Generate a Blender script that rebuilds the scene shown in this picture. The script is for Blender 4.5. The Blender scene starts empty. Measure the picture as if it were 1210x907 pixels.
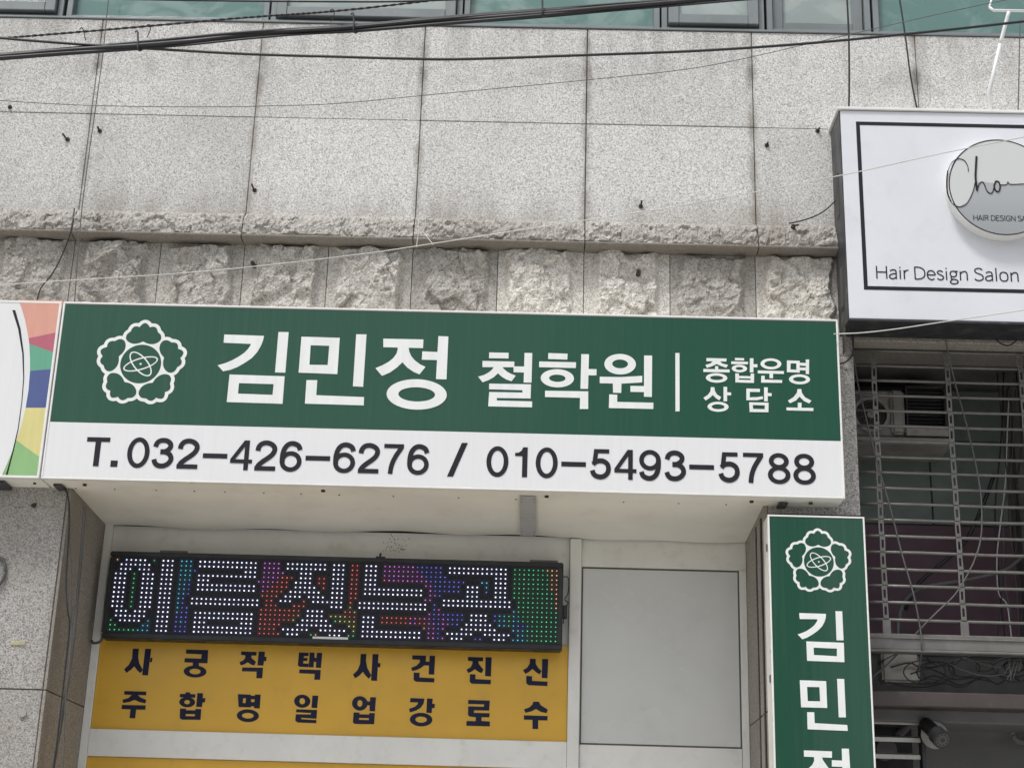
import bpy, bmesh, math, random
from mathutils import Vector, Matrix, noise
from mathutils.geometry import tessellate_polygon
random.seed(7)
sc = bpy.context.scene
col = sc.collection

# ------------------------------------------------------------------ camera
YAW, PIT, ROL, FPX, IW, IH = -0.01873589, 0.32656533, 0.02990239, 1818.0, 1210.0, 907.0
CAM = Vector((0.0, -7.74, 1.6))
_f = Vector((math.sin(YAW)*math.cos(PIT), math.cos(YAW)*math.cos(PIT), math.sin(PIT)))
_r = Vector((math.cos(YAW), -math.sin(YAW), 0)); _u = _r.cross(_f)
RT = _r*math.cos(ROL) + _u*math.sin(ROL); UP = -_r*math.sin(ROL) + _u*math.cos(ROL); BK = -_f
cd = bpy.data.cameras.new('camera'); cam = bpy.data.objects.new('camera', cd); col.objects.link(cam)
cam.matrix_world = Matrix(((RT.x, UP.x, BK.x, CAM.x), (RT.y, UP.y, BK.y, CAM.y), (RT.z, UP.z, BK.z, CAM.z), (0, 0, 0, 1)))
cd.sensor_width = 36; cd.lens = 36*FPX/IW; cd.clip_start = .05; cd.clip_end = 600
sc.camera = cam

def P(x, y, Y=0.0):
    """survey helper: where the sight line through a photo point meets the real plane at depth Y -> (X, Z)"""
    d = RT*(x-IW/2) + UP*(-(y-IH/2)) - BK*FPX
    t = (Y-CAM.y)/d.y
    q = CAM + d*t
    return (q.x, q.z)
def P3(x, y, Y=0.0):
    a = P(x, y, Y); return (a[0], Y, a[1])

# ------------------------------------------------------------------ light
SUN_EL, SUN_AZ = math.radians(62), math.radians(36)      # az: towards -Y, turned to the left (-X)
w = bpy.data.worlds.new('World'); sc.world = w; w.use_nodes = True
nt = w.node_tree; nt.nodes.clear()
sky = nt.nodes.new('ShaderNodeTexSky'); sky.sky_type = 'NISHITA'; sky.sun_disc = False
sky.sun_elevation = SUN_EL; sky.sun_rotation = math.radians(180)+SUN_AZ; sky.air_density = 1.0; sky.dust_density = 4.0; sky.ozone_density = 1.0
hs = nt.nodes.new('ShaderNodeHueSaturation'); hs.inputs['Saturation'].default_value = .38
bg = nt.nodes.new('ShaderNodeBackground'); bg.inputs['Strength'].default_value = .14
wo = nt.nodes.new('ShaderNodeOutputWorld')
nt.links.new(sky.outputs[0], hs.inputs['Color']); nt.links.new(hs.outputs[0], bg.inputs['Color']); nt.links.new(bg.outputs[0], wo.inputs[0])
sl = bpy.data.lights.new('sun', 'SUN'); sl.energy = 2.15; sl.angle = math.radians(11); sl.color = (1, .975, .94)
sun = bpy.data.objects.new('sun', sl); col.objects.link(sun)
sd = Vector((-math.sin(SUN_AZ)*math.cos(SUN_EL), -math.cos(SUN_AZ)*math.cos(SUN_EL), math.sin(SUN_EL)))
sun.rotation_euler = sd.to_track_quat('Z', 'Y').to_euler()
sc.view_settings.view_transform = 'Standard'; sc.view_settings.look = 'None'
sc.view_settings.gamma = 1; sc.view_settings.exposure = 0.14; sc.view_settings.use_curve_mapping = False
sc.cycles.max_bounces = 6; sc.cycles.diffuse_bounces = 4; sc.cycles.caustics_reflective = False; sc.cycles.caustics_refractive = False

# ------------------------------------------------------------------ materials
class NT:
    def __init__(s, name):
        s.m = bpy.data.materials.new(name); s.m.use_nodes = True; s.t = s.m.node_tree; s.t.nodes.clear()
        s.out = s.n('ShaderNodeOutputMaterial'); s.b = s.n('ShaderNodeBsdfPrincipled'); s.l(s.b.outputs[0], s.out.inputs[0])
        s.geo = s.n('ShaderNodeNewGeometry'); s.pos = s.geo.outputs['Position']
    def n(s, t, **k):
        x = s.t.nodes.new(t)
        for a, b in k.items(): setattr(x, a, b)
        return x
    def l(s, a, b): s.t.links.new(a, b)
    def scale(s, v):
        x = s.n('ShaderNodeVectorMath', operation='MULTIPLY'); s.l(s.pos, x.inputs[0]); x.inputs[1].default_value = v; return x.outputs[0]
    def noise(s, sc_, det=3, rough=.5, vec=None, dist=0):
        x = s.n('ShaderNodeTexNoise'); s.l(vec or s.pos, x.inputs['Vector']); x.inputs['Scale'].default_value = sc_
        x.inputs['Detail'].default_value = det; x.inputs['Roughness'].default_value = rough; x.inputs['Distortion'].default_value = dist
        return x.outputs['Fac']
    def ramp(s, f, a, b, lo=0, hi=1):
        x = s.n('ShaderNodeMapRange'); x.interpolation_type = 'SMOOTHSTEP'; s.l(f, x.inputs[0])
        for i, v in enumerate((a, b, lo, hi)): x.inputs[i+1].default_value = v
        return x.outputs[0]
    def mix(s, f, a, b, mode='MIX'):
        x = s.n('ShaderNodeMix', data_type='RGBA', blend_type=mode)
        for sock, v in ((x.inputs[0], f), (x.inputs[6], a), (x.inputs[7], b)):
            if hasattr(v, 'links') or hasattr(v, 'is_linked'): s.l(v, sock)
            else: sock.default_value = v if not isinstance(v, tuple) else (*v, 1)
        return x.outputs[2]
    def math(s, op, a, b=0.0, c=None):
        x = s.n('ShaderNodeMath', operation=op)
        for i, v in enumerate((a, b) if c is None else (a, b, c)):
            if hasattr(v, 'is_linked'): s.l(v, x.inputs[i])
            else: x.inputs[i].default_value = v
        return x.outputs[0]
    def bump(s, h, strength, dist=.002):
        x = s.n('ShaderNodeBump'); x.inputs['Strength'].default_value = strength; x.inputs['Distance'].default_value = dist
        s.l(h, x.inputs['Height']); s.l(x.outputs[0], s.b.inputs['Normal'])
    def col(s, c):
        if isinstance(c, tuple): s.b.inputs['Base Color'].default_value = (*c, 1)
        else: s.l(c, s.b.inputs['Base Color'])
    def sep(s):
        x = s.n('ShaderNodeSeparateXYZ'); s.l(s.pos, x.inputs[0]); return x.outputs

def granite(name, light, dark, warm, stain=.35, joints=False, speck=1.0, bump=.5, vary=.05, lip=False):
    k = NT(name)
    g1 = k.noise(95, 2, .6); g2 = k.noise(210, 2, .7); g3 = k.noise(38, 2, .5)
    base = k.mix(k.ramp(g3, .3, .7), light, warm)
    base = k.mix(k.math('MULTIPLY', k.ramp(g1, .56, .40), .52*speck), base, dark)
    vo = k.n('ShaderNodeTexVoronoi'); vo.inputs['Scale'].default_value = 175; k.l(k.pos, vo.inputs['Vector'])
    sx = k.n('ShaderNodeSeparateColor'); k.l(vo.outputs['Color'], sx.inputs[0]); grain = sx.outputs[0]; g4 = sx.outputs[1]
    base = k.mix(k.math('MULTIPLY', k.ramp(grain, .80, .88), .55*speck), base, tuple(c*.42 for c in dark))
    base = k.mix(k.math('MULTIPLY', k.ramp(grain, .52, .60), .38*speck), base, dark)
    base = k.mix(k.math('MULTIPLY', k.ramp(g4, .65, .72), .45*speck), base, tuple(min(1, c*1.35) for c in light))
    big = k.noise(1.1, 4, .6); strk = k.noise(1, 4, .6, k.scale((5, 1, .7)))
    base = k.mix(k.math('MULTIPLY', k.ramp(big, .42, .72), stain), base, (.26, .235, .20), 'MIX')
    base = k.mix(k.math('MULTIPLY', k.ramp(strk, .52, .78), stain*.7), base, (.19, .165, .135))
    if joints:
        x, y, z = k.sep()
        fx = k.math('ABSOLUTE', k.math('SUBTRACT', k.math('FRACT', k.math('ADD', k.math('DIVIDE', k.math('SUBTRACT', x, .235), .9575), 20.5)), .5))
        nj = k.noise(6, 4, .6)
        j = k.math('MULTIPLY', k.ramp(fx, .05, .0), k.ramp(nj, .35, .65))
        base = k.mix(k.math('MULTIPLY', j, .5), base, (.15, .13, .11))
        jz = k.ramp(k.math('ABSOLUTE', k.math('SUBTRACT', z, 6.21)), .16, 0)
        blot = k.math('MULTIPLY', jz, k.ramp(k.noise(3.3, 4, .6), .48, .66))
        base = k.mix(k.math('MULTIPLY', blot, .22), base, (.13, .12, .105))
        spot = k.math('MULTIPLY', jz, k.ramp(fx, .045, .0))
        base = k.mix(k.math('MULTIPLY', k.math('MULTIPLY', spot, k.ramp(k.noise(9, 4), .4, .6)), .6), base, (.08, .07, .06))
        lo = k.math('MULTIPLY', k.ramp(z, 5.5, 5.25), k.ramp(strk, .3, .7))
        run = k.math('MULTIPLY', k.ramp(z, 6.05, 6.52), k.ramp(k.noise(1, 4, .6, k.scale((7, 1, .5))), .45, .62))
        base = k.mix(k.math('MULTIPLY', run, .32), base, (.22, .205, .18))
        jr = k.math('MULTIPLY', k.ramp(fx, .022, .004), k.ramp(k.noise(2.2, 3, .6), .38, .6))
        base = k.mix(k.math('MULTIPLY', jr, .38), base, (.30, .26, .21))
        base = k.mix(k.math('MULTIPLY', lo, .45), base, (.20, .165, .12))
    oi = k.n('ShaderNodeObjectInfo'); hv = k.n('ShaderNodeHueSaturation'); k.l(base, hv.inputs['Color'])
    k.l(k.ramp(oi.outputs['Random'], 0, 1, 1-vary, 1+vary), hv.inputs['Value'])
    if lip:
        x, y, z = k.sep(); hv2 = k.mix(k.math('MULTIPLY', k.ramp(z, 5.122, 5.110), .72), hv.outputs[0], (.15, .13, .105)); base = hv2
    else: base = hv.outputs[0]
    k.col(base); k.b.inputs['Roughness'].default_value = .88; k.b.inputs['Specular IOR Level'].default_value = .25
    k.bump(k.math('ADD', g1, k.math('MULTIPLY', g2, .6)), bump, .004)
    return k.m

def plain(name, c, rough=.5, metal=0, var=.15, vs=3, dirt=None, dirt_amt=.3, streak=False, bump=0, bs=60, spec=.5):
    k = NT(name)
    v = k.noise(vs, 4, .6, k.scale((6, 6, .8)) if streak else None)
    c2 = tuple(x*(1-var) for x in c); c1 = tuple(min(1, x*(1+var*.5)) for x in c)
    base = k.mix(k.ramp(v, .3, .7), c1, c2)
    if dirt: base = k.mix(k.math('MULTIPLY', k.ramp(k.noise(vs*4, 5, .65), .52, .75), dirt_amt), base, dirt)
    k.col(base); k.b.inputs['Metallic'].default_value = metal; k.b.inputs['Specular IOR Level'].default_value = spec
    k.l(k.ramp(k.noise(vs*2.3, 3), .3, .7, max(.02, rough-.08), min(1, rough+.08)), k.b.inputs['Roughness'])
    if bump: k.bump(k.noise(bs, 3, .6), bump, .003)
    return k.m

def film(name, c, greyed, rough=.3, sheen_x=None):
    """sign vinyl: fine vertical weather streaks and, on the green, a sheen painted as paler colour"""
    k = NT(name)
    s1 = k.noise(1, 3, .6, k.scale((38, 1, 1.1))); s2 = k.noise(1, 3, .7, k.scale((150, 1, 1.6)))
    f = k.math('MULTIPLY', k.math('ADD', k.math('MULTIPLY', s1, .55), k.math('MULTIPLY', s2, .55)), 1.0)
    f = k.ramp(f, .42, .75)
    if sheen_x:
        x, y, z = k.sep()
        body = k.ramp(k.math('ADD', x, k.math('MULTIPLY', k.noise(1, 2, .5, k.scale((4, 1, .3))), .5)), *sheen_x)  # sheen towards one end, painted into the film colour
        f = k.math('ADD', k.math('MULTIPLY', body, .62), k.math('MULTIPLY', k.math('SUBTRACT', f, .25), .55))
    else:
        f = k.math('MULTIPLY', f, .6)
    k.col(k.mix(f, c, greyed)); k.b.inputs['Roughness'].default_value = rough
    k.b.inputs['Specular IOR Level'].default_value = .28
    return k.m

M = {}
M['granite'] = granite('flamed_granite', (.71, .71, .70), (.30, .29, .275), (.65, .645, .63), joints=True, stain=.2, speck=.9, bump=.8, vary=.06)
M['rock'] = granite('split_granite', (.64, .625, .59), (.24, .23, .215), (.50, .47, .42), stain=.5, speck=.8, bump=.8, vary=.2)
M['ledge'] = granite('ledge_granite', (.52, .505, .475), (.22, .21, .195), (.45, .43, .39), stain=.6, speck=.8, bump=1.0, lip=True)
M['pilaster'] = granite('pilaster_granite', (.44, .43, .415), (.17, .165, .16), (.38, .365, .34), stain=.5, speck=1.1, bump=.3)
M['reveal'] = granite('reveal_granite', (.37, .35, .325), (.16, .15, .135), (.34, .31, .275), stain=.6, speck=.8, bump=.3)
M['mortar'] = plain('mortar', (.30, .28, .25), .95, vs=12, var=.4, bump=.3)
M['white_metal'] = plain('white_coated_metal', (.80, .80, .765), .38, var=.05, dirt=(.42, .38, .30), dirt_amt=.22)
M['cream_metal'] = plain('cream_soffit_sheet', (.86, .845, .775), .5, var=.05, vs=1.4, dirt=(.60, .55, .43), dirt_amt=.22)
M['panel_grey'] = plain('pale_grey_panel', (.65, .66, .645), .22, var=.05, vs=1.3, dirt=(.52, .52, .50), dirt_amt=.15)
M['face_white'] = film('white_sign_film', (.76, .77, .785), (.71, .72, .73), .35)
M['salon_white'] = plain('salon_white_film', (.70, .72, .765), .4, var=.04, vs=2, dirt=(.58, .58, .60), dirt_amt=.25)
M['letter_white'] = plain('white_vinyl', (.80, .82, .82), .35, var=.05, streak=True)
M['letter_dark'] = plain('charcoal_vinyl', (.021, .021, .027), .6, var=.1, spec=.2)
M['navy'] = plain('navy_vinyl', (.016, .018, .045), .6, var=.1, spec=.2)
M['green'] = film('green_sign_film', (.010, .075, .045), (.030, .090, .063), .42, sheen_x=(1.25, -.3))
M['green2'] = film('green_vertical_film', (.009, .066, .038), (.030, .086, .060), .42, sheen_x=(1.50, 1.75))
M['yellow'] = plain('yellow_film', (.70, .41, .045), .38, var=.07, vs=2, dirt=(.42, .27, .08), dirt_amt=.2)
M['edge_white'] = plain('sign_edge_white', (.80, .80, .78), .35, var=.05, dirt=(.45, .42, .35), dirt_amt=.2)
M['black'] = plain('black_housing', (.018, .019, .022), .42, var=.2, vs=8)
M['ledface'] = plain('black_led_face', (.012, .013, .016), .7, var=.2)
M['dark_side'] = plain('dark_grey_sheet', (.036, .038, .044), .45, var=.25, dirt=(.16, .15, .13), dirt_amt=.5, streak=True)
M['frame_grey'] = plain('teal_grey_frame', (.215, .24, .245), .4, var=.12, dirt=(.34, .34, .32), dirt_amt=.3, metal=.2)
M['steel'] = plain('dull_steel', (.19, .185, .175), .5, metal=.4, var=.15, dirt=(.17, .15, .13), dirt_amt=.7, vs=10)
M['plate'] = plain('galvanised_plate', (.55, .55, .56), .5, metal=.3, var=.08)
M['cable'] = plain('black_cable', (.022, .023, .027), .5, var=.2)
M['cable_grey'] = plain('grey_cable', (.10, .10, .098), .6, var=.2)
M['cable_pale'] = plain('pale_wire', (.62, .61, .58), .5, var=.15)
M['rust'] = plain('rusty_iron', (.055, .038, .028), .85, var=.4, vs=40)
M['brown'] = plain('brown_painted_beam', (.062, .050, .046), .4, var=.2, dirt=(.10, .09, .08), dirt_amt=.5)
M['maroon'] = plain('maroon_board', (.115, .062, .085), .6, var=.15)
M['sage'] = plain('sage_green_board', (.17, .21, .195), .6, var=.12, dirt=(.10, .11, .10), dirt_amt=.4)
M['dark_wall'] = plain('dark_interior_wall', (.16, .155, .15), .9, var=.3, vs=3)
M['grey_wall'] = plain('grey_render', (.17, .17, .175), .85, var=.12, bump=.3)
M['ac_white'] = plain('aged_white_casing', (.36, .35, .325), .55, var=.2, dirt=(.16, .14, .12), dirt_amt=.6, vs=5)
M['concrete'] = plain('stained_concrete', (.36, .355, .335), .9, var=.25, vs=7, dirt=(.42, .42, .40), dirt_amt=.6, bump=.5)
M['cctv'] = plain('dark_camera_plastic', (.020, .020, .022), .45, var=.2)
M['ground'] = plain('asphalt_lane', (.21, .205, .195), .9, var=.2, vs=2, bump=.5)
M['paving'] = plain('concrete_paving', (.47, .46, .43), .85, var=.15, vs=2)
M['gasket'] = plain('dark_gasket', (.13, .125, .12), .7)
M['alu_slat'] = plain('aluminium_slat', (.50, .49, .46), .4, metal=.5, var=.12, dirt=(.2, .18, .15), dirt_amt=.4)
for nm, c in (('salmon', (.66, .33, .26)), ('rose', (.45, .115, .17)), ('mint', (.12, .37, .25)), ('blue', (.07, .10, .27)), ('lemon', (.66, .60, .25)), ('leaf', (.26, .47, .20))):
    M[nm] = plain(nm+'_film', c, .4, var=.06, streak=True)

M['tape'] = plain('faded_tape', (.42, .40, .26), .7, var=.3, vs=30)
def glass(name, c, pale):
    k = NT(name)
    f = k.ramp(k.noise(1, 4, .6, k.scale((2.6, 1, 3.2)), .8), .45, .6)  # blotches painted into the glass colour for tree and sky reflections
    k.col(k.mix(k.math('MULTIPLY', f, .75), c, pale)); k.b.inputs['Roughness'].default_value = .06; k.b.inputs['Specular IOR Level'].default_value = .7
    k.bump(k.noise(1.5, 2), .12, .01)
    return k.m
M['glass'] = glass('tinted_green_glass', (.12, .225, .205), (.24, .345, .32))
M['glass_pale'] = glass('frosted_glass', (.30, .36, .345), (.40, .45, .43))
k = NT('plaque_upper'); k.col((.60, .62, .615)); k.b.inputs['Roughness'].default_value = .2; M['plaque_up'] = k.m
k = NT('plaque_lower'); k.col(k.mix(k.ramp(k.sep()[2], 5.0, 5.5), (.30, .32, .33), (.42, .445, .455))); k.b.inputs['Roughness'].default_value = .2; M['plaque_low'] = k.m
k = NT('led_lens_halo')
va = k.n('ShaderNodeVertexColor'); va.layer_name = 'led'
k.l(va.outputs[0], k.b.inputs['Emission Color']); k.b.inputs['Emission Strength'].default_value = 1.7
k.col((.016, .016, .02)); k.b.inputs['Roughness'].default_value = .5; k.b.inputs['Specular IOR Level'].default_value = .25; M['led'] = k.m

# ------------------------------------------------------------------ helpers
def setp(o, label=None, cat=None, group=None, kind=None):
    for a, b in (('label', label), ('category', cat), ('group', group), ('kind', kind)):
        if b: o[a] = b
    return o
def thing(name, loc, label, cat, group=None):
    o = bpy.data.objects.new(name, None); col.objects.link(o); o.location = loc; o.empty_display_size = .1
    return setp(o, label, cat, group)
def worldloc(o):
    v = Vector((0, 0, 0))
    while o: v += Vector(o.location); o = o.parent
    return v
class MB:
    def __init__(s): s.v = []; s.f = []; s.mi = []
    def add(s, vs, fs, mi=0):
        n = len(s.v); s.v += [tuple(v) for v in vs]; s.f += [tuple(i+n for i in f) for f in fs]; s.mi += [mi]*len(fs); return s
    def box(s, x0, x1, y0, y1, z0, z1, mi=0):
        v = [(x, y, z) for x in (x0, x1) for y in (y0, y1) for z in (z0, z1)]
        return s.add(v, [(0, 1, 3, 2), (4, 6, 7, 5), (0, 4, 5, 1), (2, 3, 7, 6), (0, 2, 6, 4), (1, 5, 7, 3)], mi)
    def prism(s, poly, y0, y1, mi=0, back=True):
        """poly: (X,Z) outline, front at y0 (toward the viewer), back at y1"""
        if abs(y1-y0) < 1e-9: back = False
        a = sum(poly[i][0]*poly[(i+1) % len(poly)][1]-poly[(i+1) % len(poly)][0]*poly[i][1] for i in range(len(poly)))
        if a < 0: poly = poly[::-1]
        n = len(poly); tri = tessellate_polygon([[Vector((p[0], p[1], 0)) for p in poly]])
        fv = [(p[0], y0, p[1]) for p in poly]
        def ori(t):
            A, B, C_ = (poly[i] for i in t)
            return t if (B[0]-A[0])*(C_[1]-A[1])-(B[1]-A[1])*(C_[0]-A[0]) > 0 else t[::-1]
        s.add(fv, [ori(t) for t in tri], mi)
        if back: s.add(fv+[(p[0], y1, p[1]) for p in poly], [(i, i+n, (i+1) % n+n, (i+1) % n) for i in range(n)], mi)
        return s
    def tube(s, pts, r, n=6, mi=0, caps=True):
        pts = [Vector(p) for p in pts]; m = len(pts); rings = []
        for i, p in enumerate(pts):
            d = (pts[min(i+1, m-1)]-pts[max(i-1, 0)]).normalized()
            a = Vector((0, 0, 1)) if abs(d.z) < .9 else Vector((0, 1, 0))
            u = d.cross(a).normalized(); v = u.cross(d)
            rr = r[i] if isinstance(r, (list, tuple)) else r
            rings.append([p+(u*math.cos(2*math.pi*k/n)+v*math.sin(2*math.pi*k/n))*rr for k in range(n)])
        vs = [q for R_ in rings for q in R_]
        fs = [(i*n+k, i*n+(k+1) % n, (i+1)*n+(k+1) % n, (i+1)*n+k) for i in range(m-1) for k in range(n)]
        if caps: fs += [tuple(range(n))[::-1], tuple(range((m-1)*n, m*n))]
        return s.add(vs, fs, mi)
    def cyl(s, c, r, y0, y1, n=24, mi=0, r2=None):
        r2 = r if r2 is None else r2
        v = [(c[0]+r*math.cos(2*math.pi*i/n), y0, c[1]+r*math.sin(2*math.pi*i/n)) for i in range(n)]
        v += [(c[0]+r2*math.cos(2*math.pi*i/n), y1, c[1]+r2*math.sin(2*math.pi*i/n)) for i in range(n)]
        f = [(i, i+n, (i+1) % n+n, (i+1) % n) for i in range(n)] + [tuple(range(n)), tuple(range(n, 2*n))[::-1]]
        return s.add(v, f, mi)
    def build(s, name, mats, parent=None, smooth=False, bevel=0, seg=1):
        off = worldloc(parent) if parent else Vector((0, 0, 0))
        me = bpy.data.meshes.new(name)
        me.from_pydata([(v[0]-off.x, v[1]-off.y, v[2]-off.z) for v in s.v], [], s.f)
        for mm in (mats if isinstance(mats, list) else [mats]): me.materials.append(M[mm] if isinstance(mm, str) else mm)
        me.polygons.foreach_set('material_index', s.mi)
        if bevel:
            b = bmesh.new(); b.from_mesh(me)
            bmesh.ops.bevel(b, geom=list(b.edges), offset=bevel, segments=seg, affect='EDGES', clamp_overlap=True)
            b.to_mesh(me); b.free()
        if smooth: me.polygons.foreach_set('use_smooth', [True]*len(me.polygons))
        me.update()
        o = bpy.data.objects.new(name, me); col.objects.link(o)
        if parent: o.parent = parent
        return o
def single(mb, name, mat, label, cat, group=None, **k):
    """a thing that is one mesh, origin at its base"""
    lo = Vector((sum(v[0] for v in mb.v)/len(mb.v), sum(v[1] for v in mb.v)/len(mb.v), min(v[2] for v in mb.v)))
    mb.v = [(v[0]-lo.x, v[1]-lo.y, v[2]-lo.z) for v in mb.v]
    o = mb.build(name, mat, None, **k); o.location = lo
    return setp(o, label, cat, group)
def bx(name, mat, parent, *c, bevel=0, smooth=False): return MB().box(*c).build(name, mat, parent, bevel=bevel, smooth=smooth)
def curve(pts, n=6):
    """Catmull-Rom through the points"""
    p = [Vector(q) for q in pts]; p = [p[0]*2-p[1]]+p+[p[-1]*2-p[-2]]; out = []
    for i in range(1, len(p)-2):
        for k_ in range(n):
            t = k_/n; a, b, c, d = p[i-1:i+3]
            out.append(.5*((2*b)+(c-a)*t+(2*a-5*b+4*c-d)*t*t+(3*b-a-3*c+d)*t**3))
    out.append(p[-2]); return out

# ---- flat lettering traced as outlines, each piece a hair prouder than the last so none share a plane
class Ink:
    def __init__(s, Y): s.pieces = []; s.Y = Y; s.i = 0
    @property
    def mb(s):
        m_ = MB(); s.pieces.append(m_); return m_
    def letters(s, centres, mat, parent):
        """one part per written syllable: pieces go to the nearest syllable centre (photo px)"""
        cs = [P(x, y, s.Y) for x, y in centres]; g_ = [MB() for _ in cs]
        for m_ in s.pieces:
            x = (min(v[0] for v in m_.v)+max(v[0] for v in m_.v))/2; z = (min(v[2] for v in m_.v)+max(v[2] for v in m_.v))/2
            k_ = min(range(len(cs)), key=lambda i: (cs[i][0]-x)**2+(cs[i][1]-z)**2); g_[k_].add(m_.v, m_.f)
        for m_ in g_:
            if m_.v: m_.build('letter', mat, parent)
    def reg(s, x0, y0, k_): s.r = (x0, y0, k_); return s
    def m(s, p): return P(s.r[0]+p[0]/s.r[2], s.r[1]+p[1]/s.r[2], s.Y)
    def lay(s, q):
        y = s.Y-.0012-.00012*(s.i % 12); s.i += 1
        s.mb.prism(q, y, s.Y); return s
    def poly(s, *p): return s.lay([s.m(q) for q in p])
    def hole(s, outer, inner):
        O = [s.m(q) for q in outer]; I = [s.m(q) for q in inner]; n = len(O)
        y = s.Y-.0012-.00012*(s.i % 12); s.i += 1
        vs = [(a[0], y, a[1]) for a in O]+[(a[0], y, a[1]) for a in I]
        mb = s.mb; mb.add(vs, [(i, n+i, n+(i+1) % n, (i+1) % n) for i in range(n)])
        # outer and inner edges
        mb.add([(a[0], y, a[1]) for a in O]+[(a[0], s.Y, a[1]) for a in O], [(i, (i+1) % n, n+(i+1) % n, n+i) for i in range(n)])
        return s
    def ring(s, cx, cy, rx, ry, hx, hy, hc=None, n=36, rot=.024):
        hc = hc or (cx, cy)
        def el(c, a, b): return [(c[0]+a*math.cos(t)*math.cos(rot)-b*math.sin(t)*math.sin(rot), c[1]+a*math.cos(t)*math.sin(rot)+b*math.sin(t)*math.cos(rot)) for t in (2*math.pi*i/n for i in range(n))]
        return s.hole(el((cx, cy), rx, ry), el(hc, hx, hy))

def ribbon(mb, pts, t, y, smooth=True, n=5):
    """a pen stroke of width t along 2-D points, butt ended, lying at depth y"""
    q = [(p.x, p.y) for p in curve([(a, b, 0) for a, b in pts], n)] if smooth and len(pts) > 2 else list(pts)
    L, R_ = [], []
    for i, p in enumerate(q):
        a = q[max(i-1, 0)]; b = q[min(i+1, len(q)-1)]; dx, dz = b[0]-a[0], b[1]-a[1]; l = math.hypot(dx, dz) or 1
        L.append((p[0]-dz/l*t/2, y, p[1]+dx/l*t/2)); R_.append((p[0]+dz/l*t/2, y, p[1]-dx/l*t/2))
    m = len(q); mb.add(L+R_, [(i, m+i, m+i+1, i+1) for i in range(m-1)])
def ell(mb, c, rx, rz, hx, hz, y, n=36):
    mb.add([(c[0]+a*math.cos(2*math.pi*i/n), y, c[1]+b*math.sin(2*math.pi*i/n)) for a, b in ((rx, rz), (hx, hz)) for i in range(n)], [(i, (i+1) % n, n+(i+1) % n, n+i) for i in range(n)])
def digit(mb, ch, x0, x1, z0, z1, y):
    """bold grotesque figure, hand drawn in a .72 x 1 box"""
    W_ = {'1': .40}.get(ch, .72); g = MB(); T = .165; e = .0002
    def bar(a, b, c, d, k_=0): g.add([(a, -k_*e, c), (b, -k_*e, c), (b, -k_*e, d), (a, -k_*e, d)], [(0, 1, 2, 3)])
    def po(p, k_=0): g.prism(p, -k_*e, -k_*e)
    if ch == '0': ell(g, (.36, .5), .36, .515, .205, .365, 0)
    elif ch == '1': po([(0, .70), (0, .80), (.12, .82), (.21, .89), (.25, 1), (.40, 1), (.40, 0), (.235, 0), (.235, .70)])
    elif ch == '2':
        ribbon(g, [(.085,.66),(.11,.79),(.20,.895),(.35,.935),(.50,.90),(.61,.81),(.635,.69),(.57,.55),(.44,.43),(.28,.31),(.15,.19),(.09,.07)], T, 0); bar(.015, .70, 0, .15, 1)
    elif ch == '3':
        ribbon(g, [(.09,.71),(.13,.83),(.22,.91),(.35,.935),(.48,.91),(.58,.83),(.60,.73),(.54,.63),(.42,.56),(.27,.55)], T, 0)
        ribbon(g, [(.27,.545),(.44,.54),(.57,.48),(.64,.38),(.64,.26),(.56,.15),(.45,.09),(.34,.072),(.21,.10),(.12,.18),(.08,.29)], T, -e)
    elif ch == '4':
        bar(.45, .60, 0, 1); bar(0, .72, .23, .36, 1); po([(0, .36), (.155, .36), (.46, .80), (.46, 1), (.43, 1)], 2)
    elif ch == '5':
        bar(.135, .66, .86, 1); po([(.135, 1), (.29, 1), (.235, .53), (.07, .47)], 1)
        ribbon(g, [(.10,.49),(.20,.575),(.34,.61),(.48,.59),(.60,.50),(.64,.36),(.61,.22),(.51,.115),(.37,.072),(.22,.10),(.12,.18),(.08,.29)], T, -2*e)
    elif ch in '69':
        ell(g, (.36, .33), .36, .345, .205, .195, 0)
        ribbon(g, [(.645,.72),(.60,.84),(.50,.91),(.37,.935),(.24,.89),(.14,.77),(.09,.60),(.078,.44),(.082,.30)], T, -e)
        if ch == '9': g.v = [(.72-a, b, 1-c) for a, b, c in g.v]
    elif ch == '7':
        bar(0, .70, .86, 1); ribbon(g, [(.635,.92),(.54,.77),(.43,.60),(.34,.42),(.28,.22),(.255,0)], T, -e)
    elif ch == '8':
        ell(g, (.36, .745), .32, .27, .165, .125, 0); ell(g, (.36, .285), .36, .30, .205, .16, -e)
    mb.add([(x0+v[0]/W_*(x1-x0), y+v[1], z0+v[2]*(z1-z0)) for v in g.v], g.f)
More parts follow.
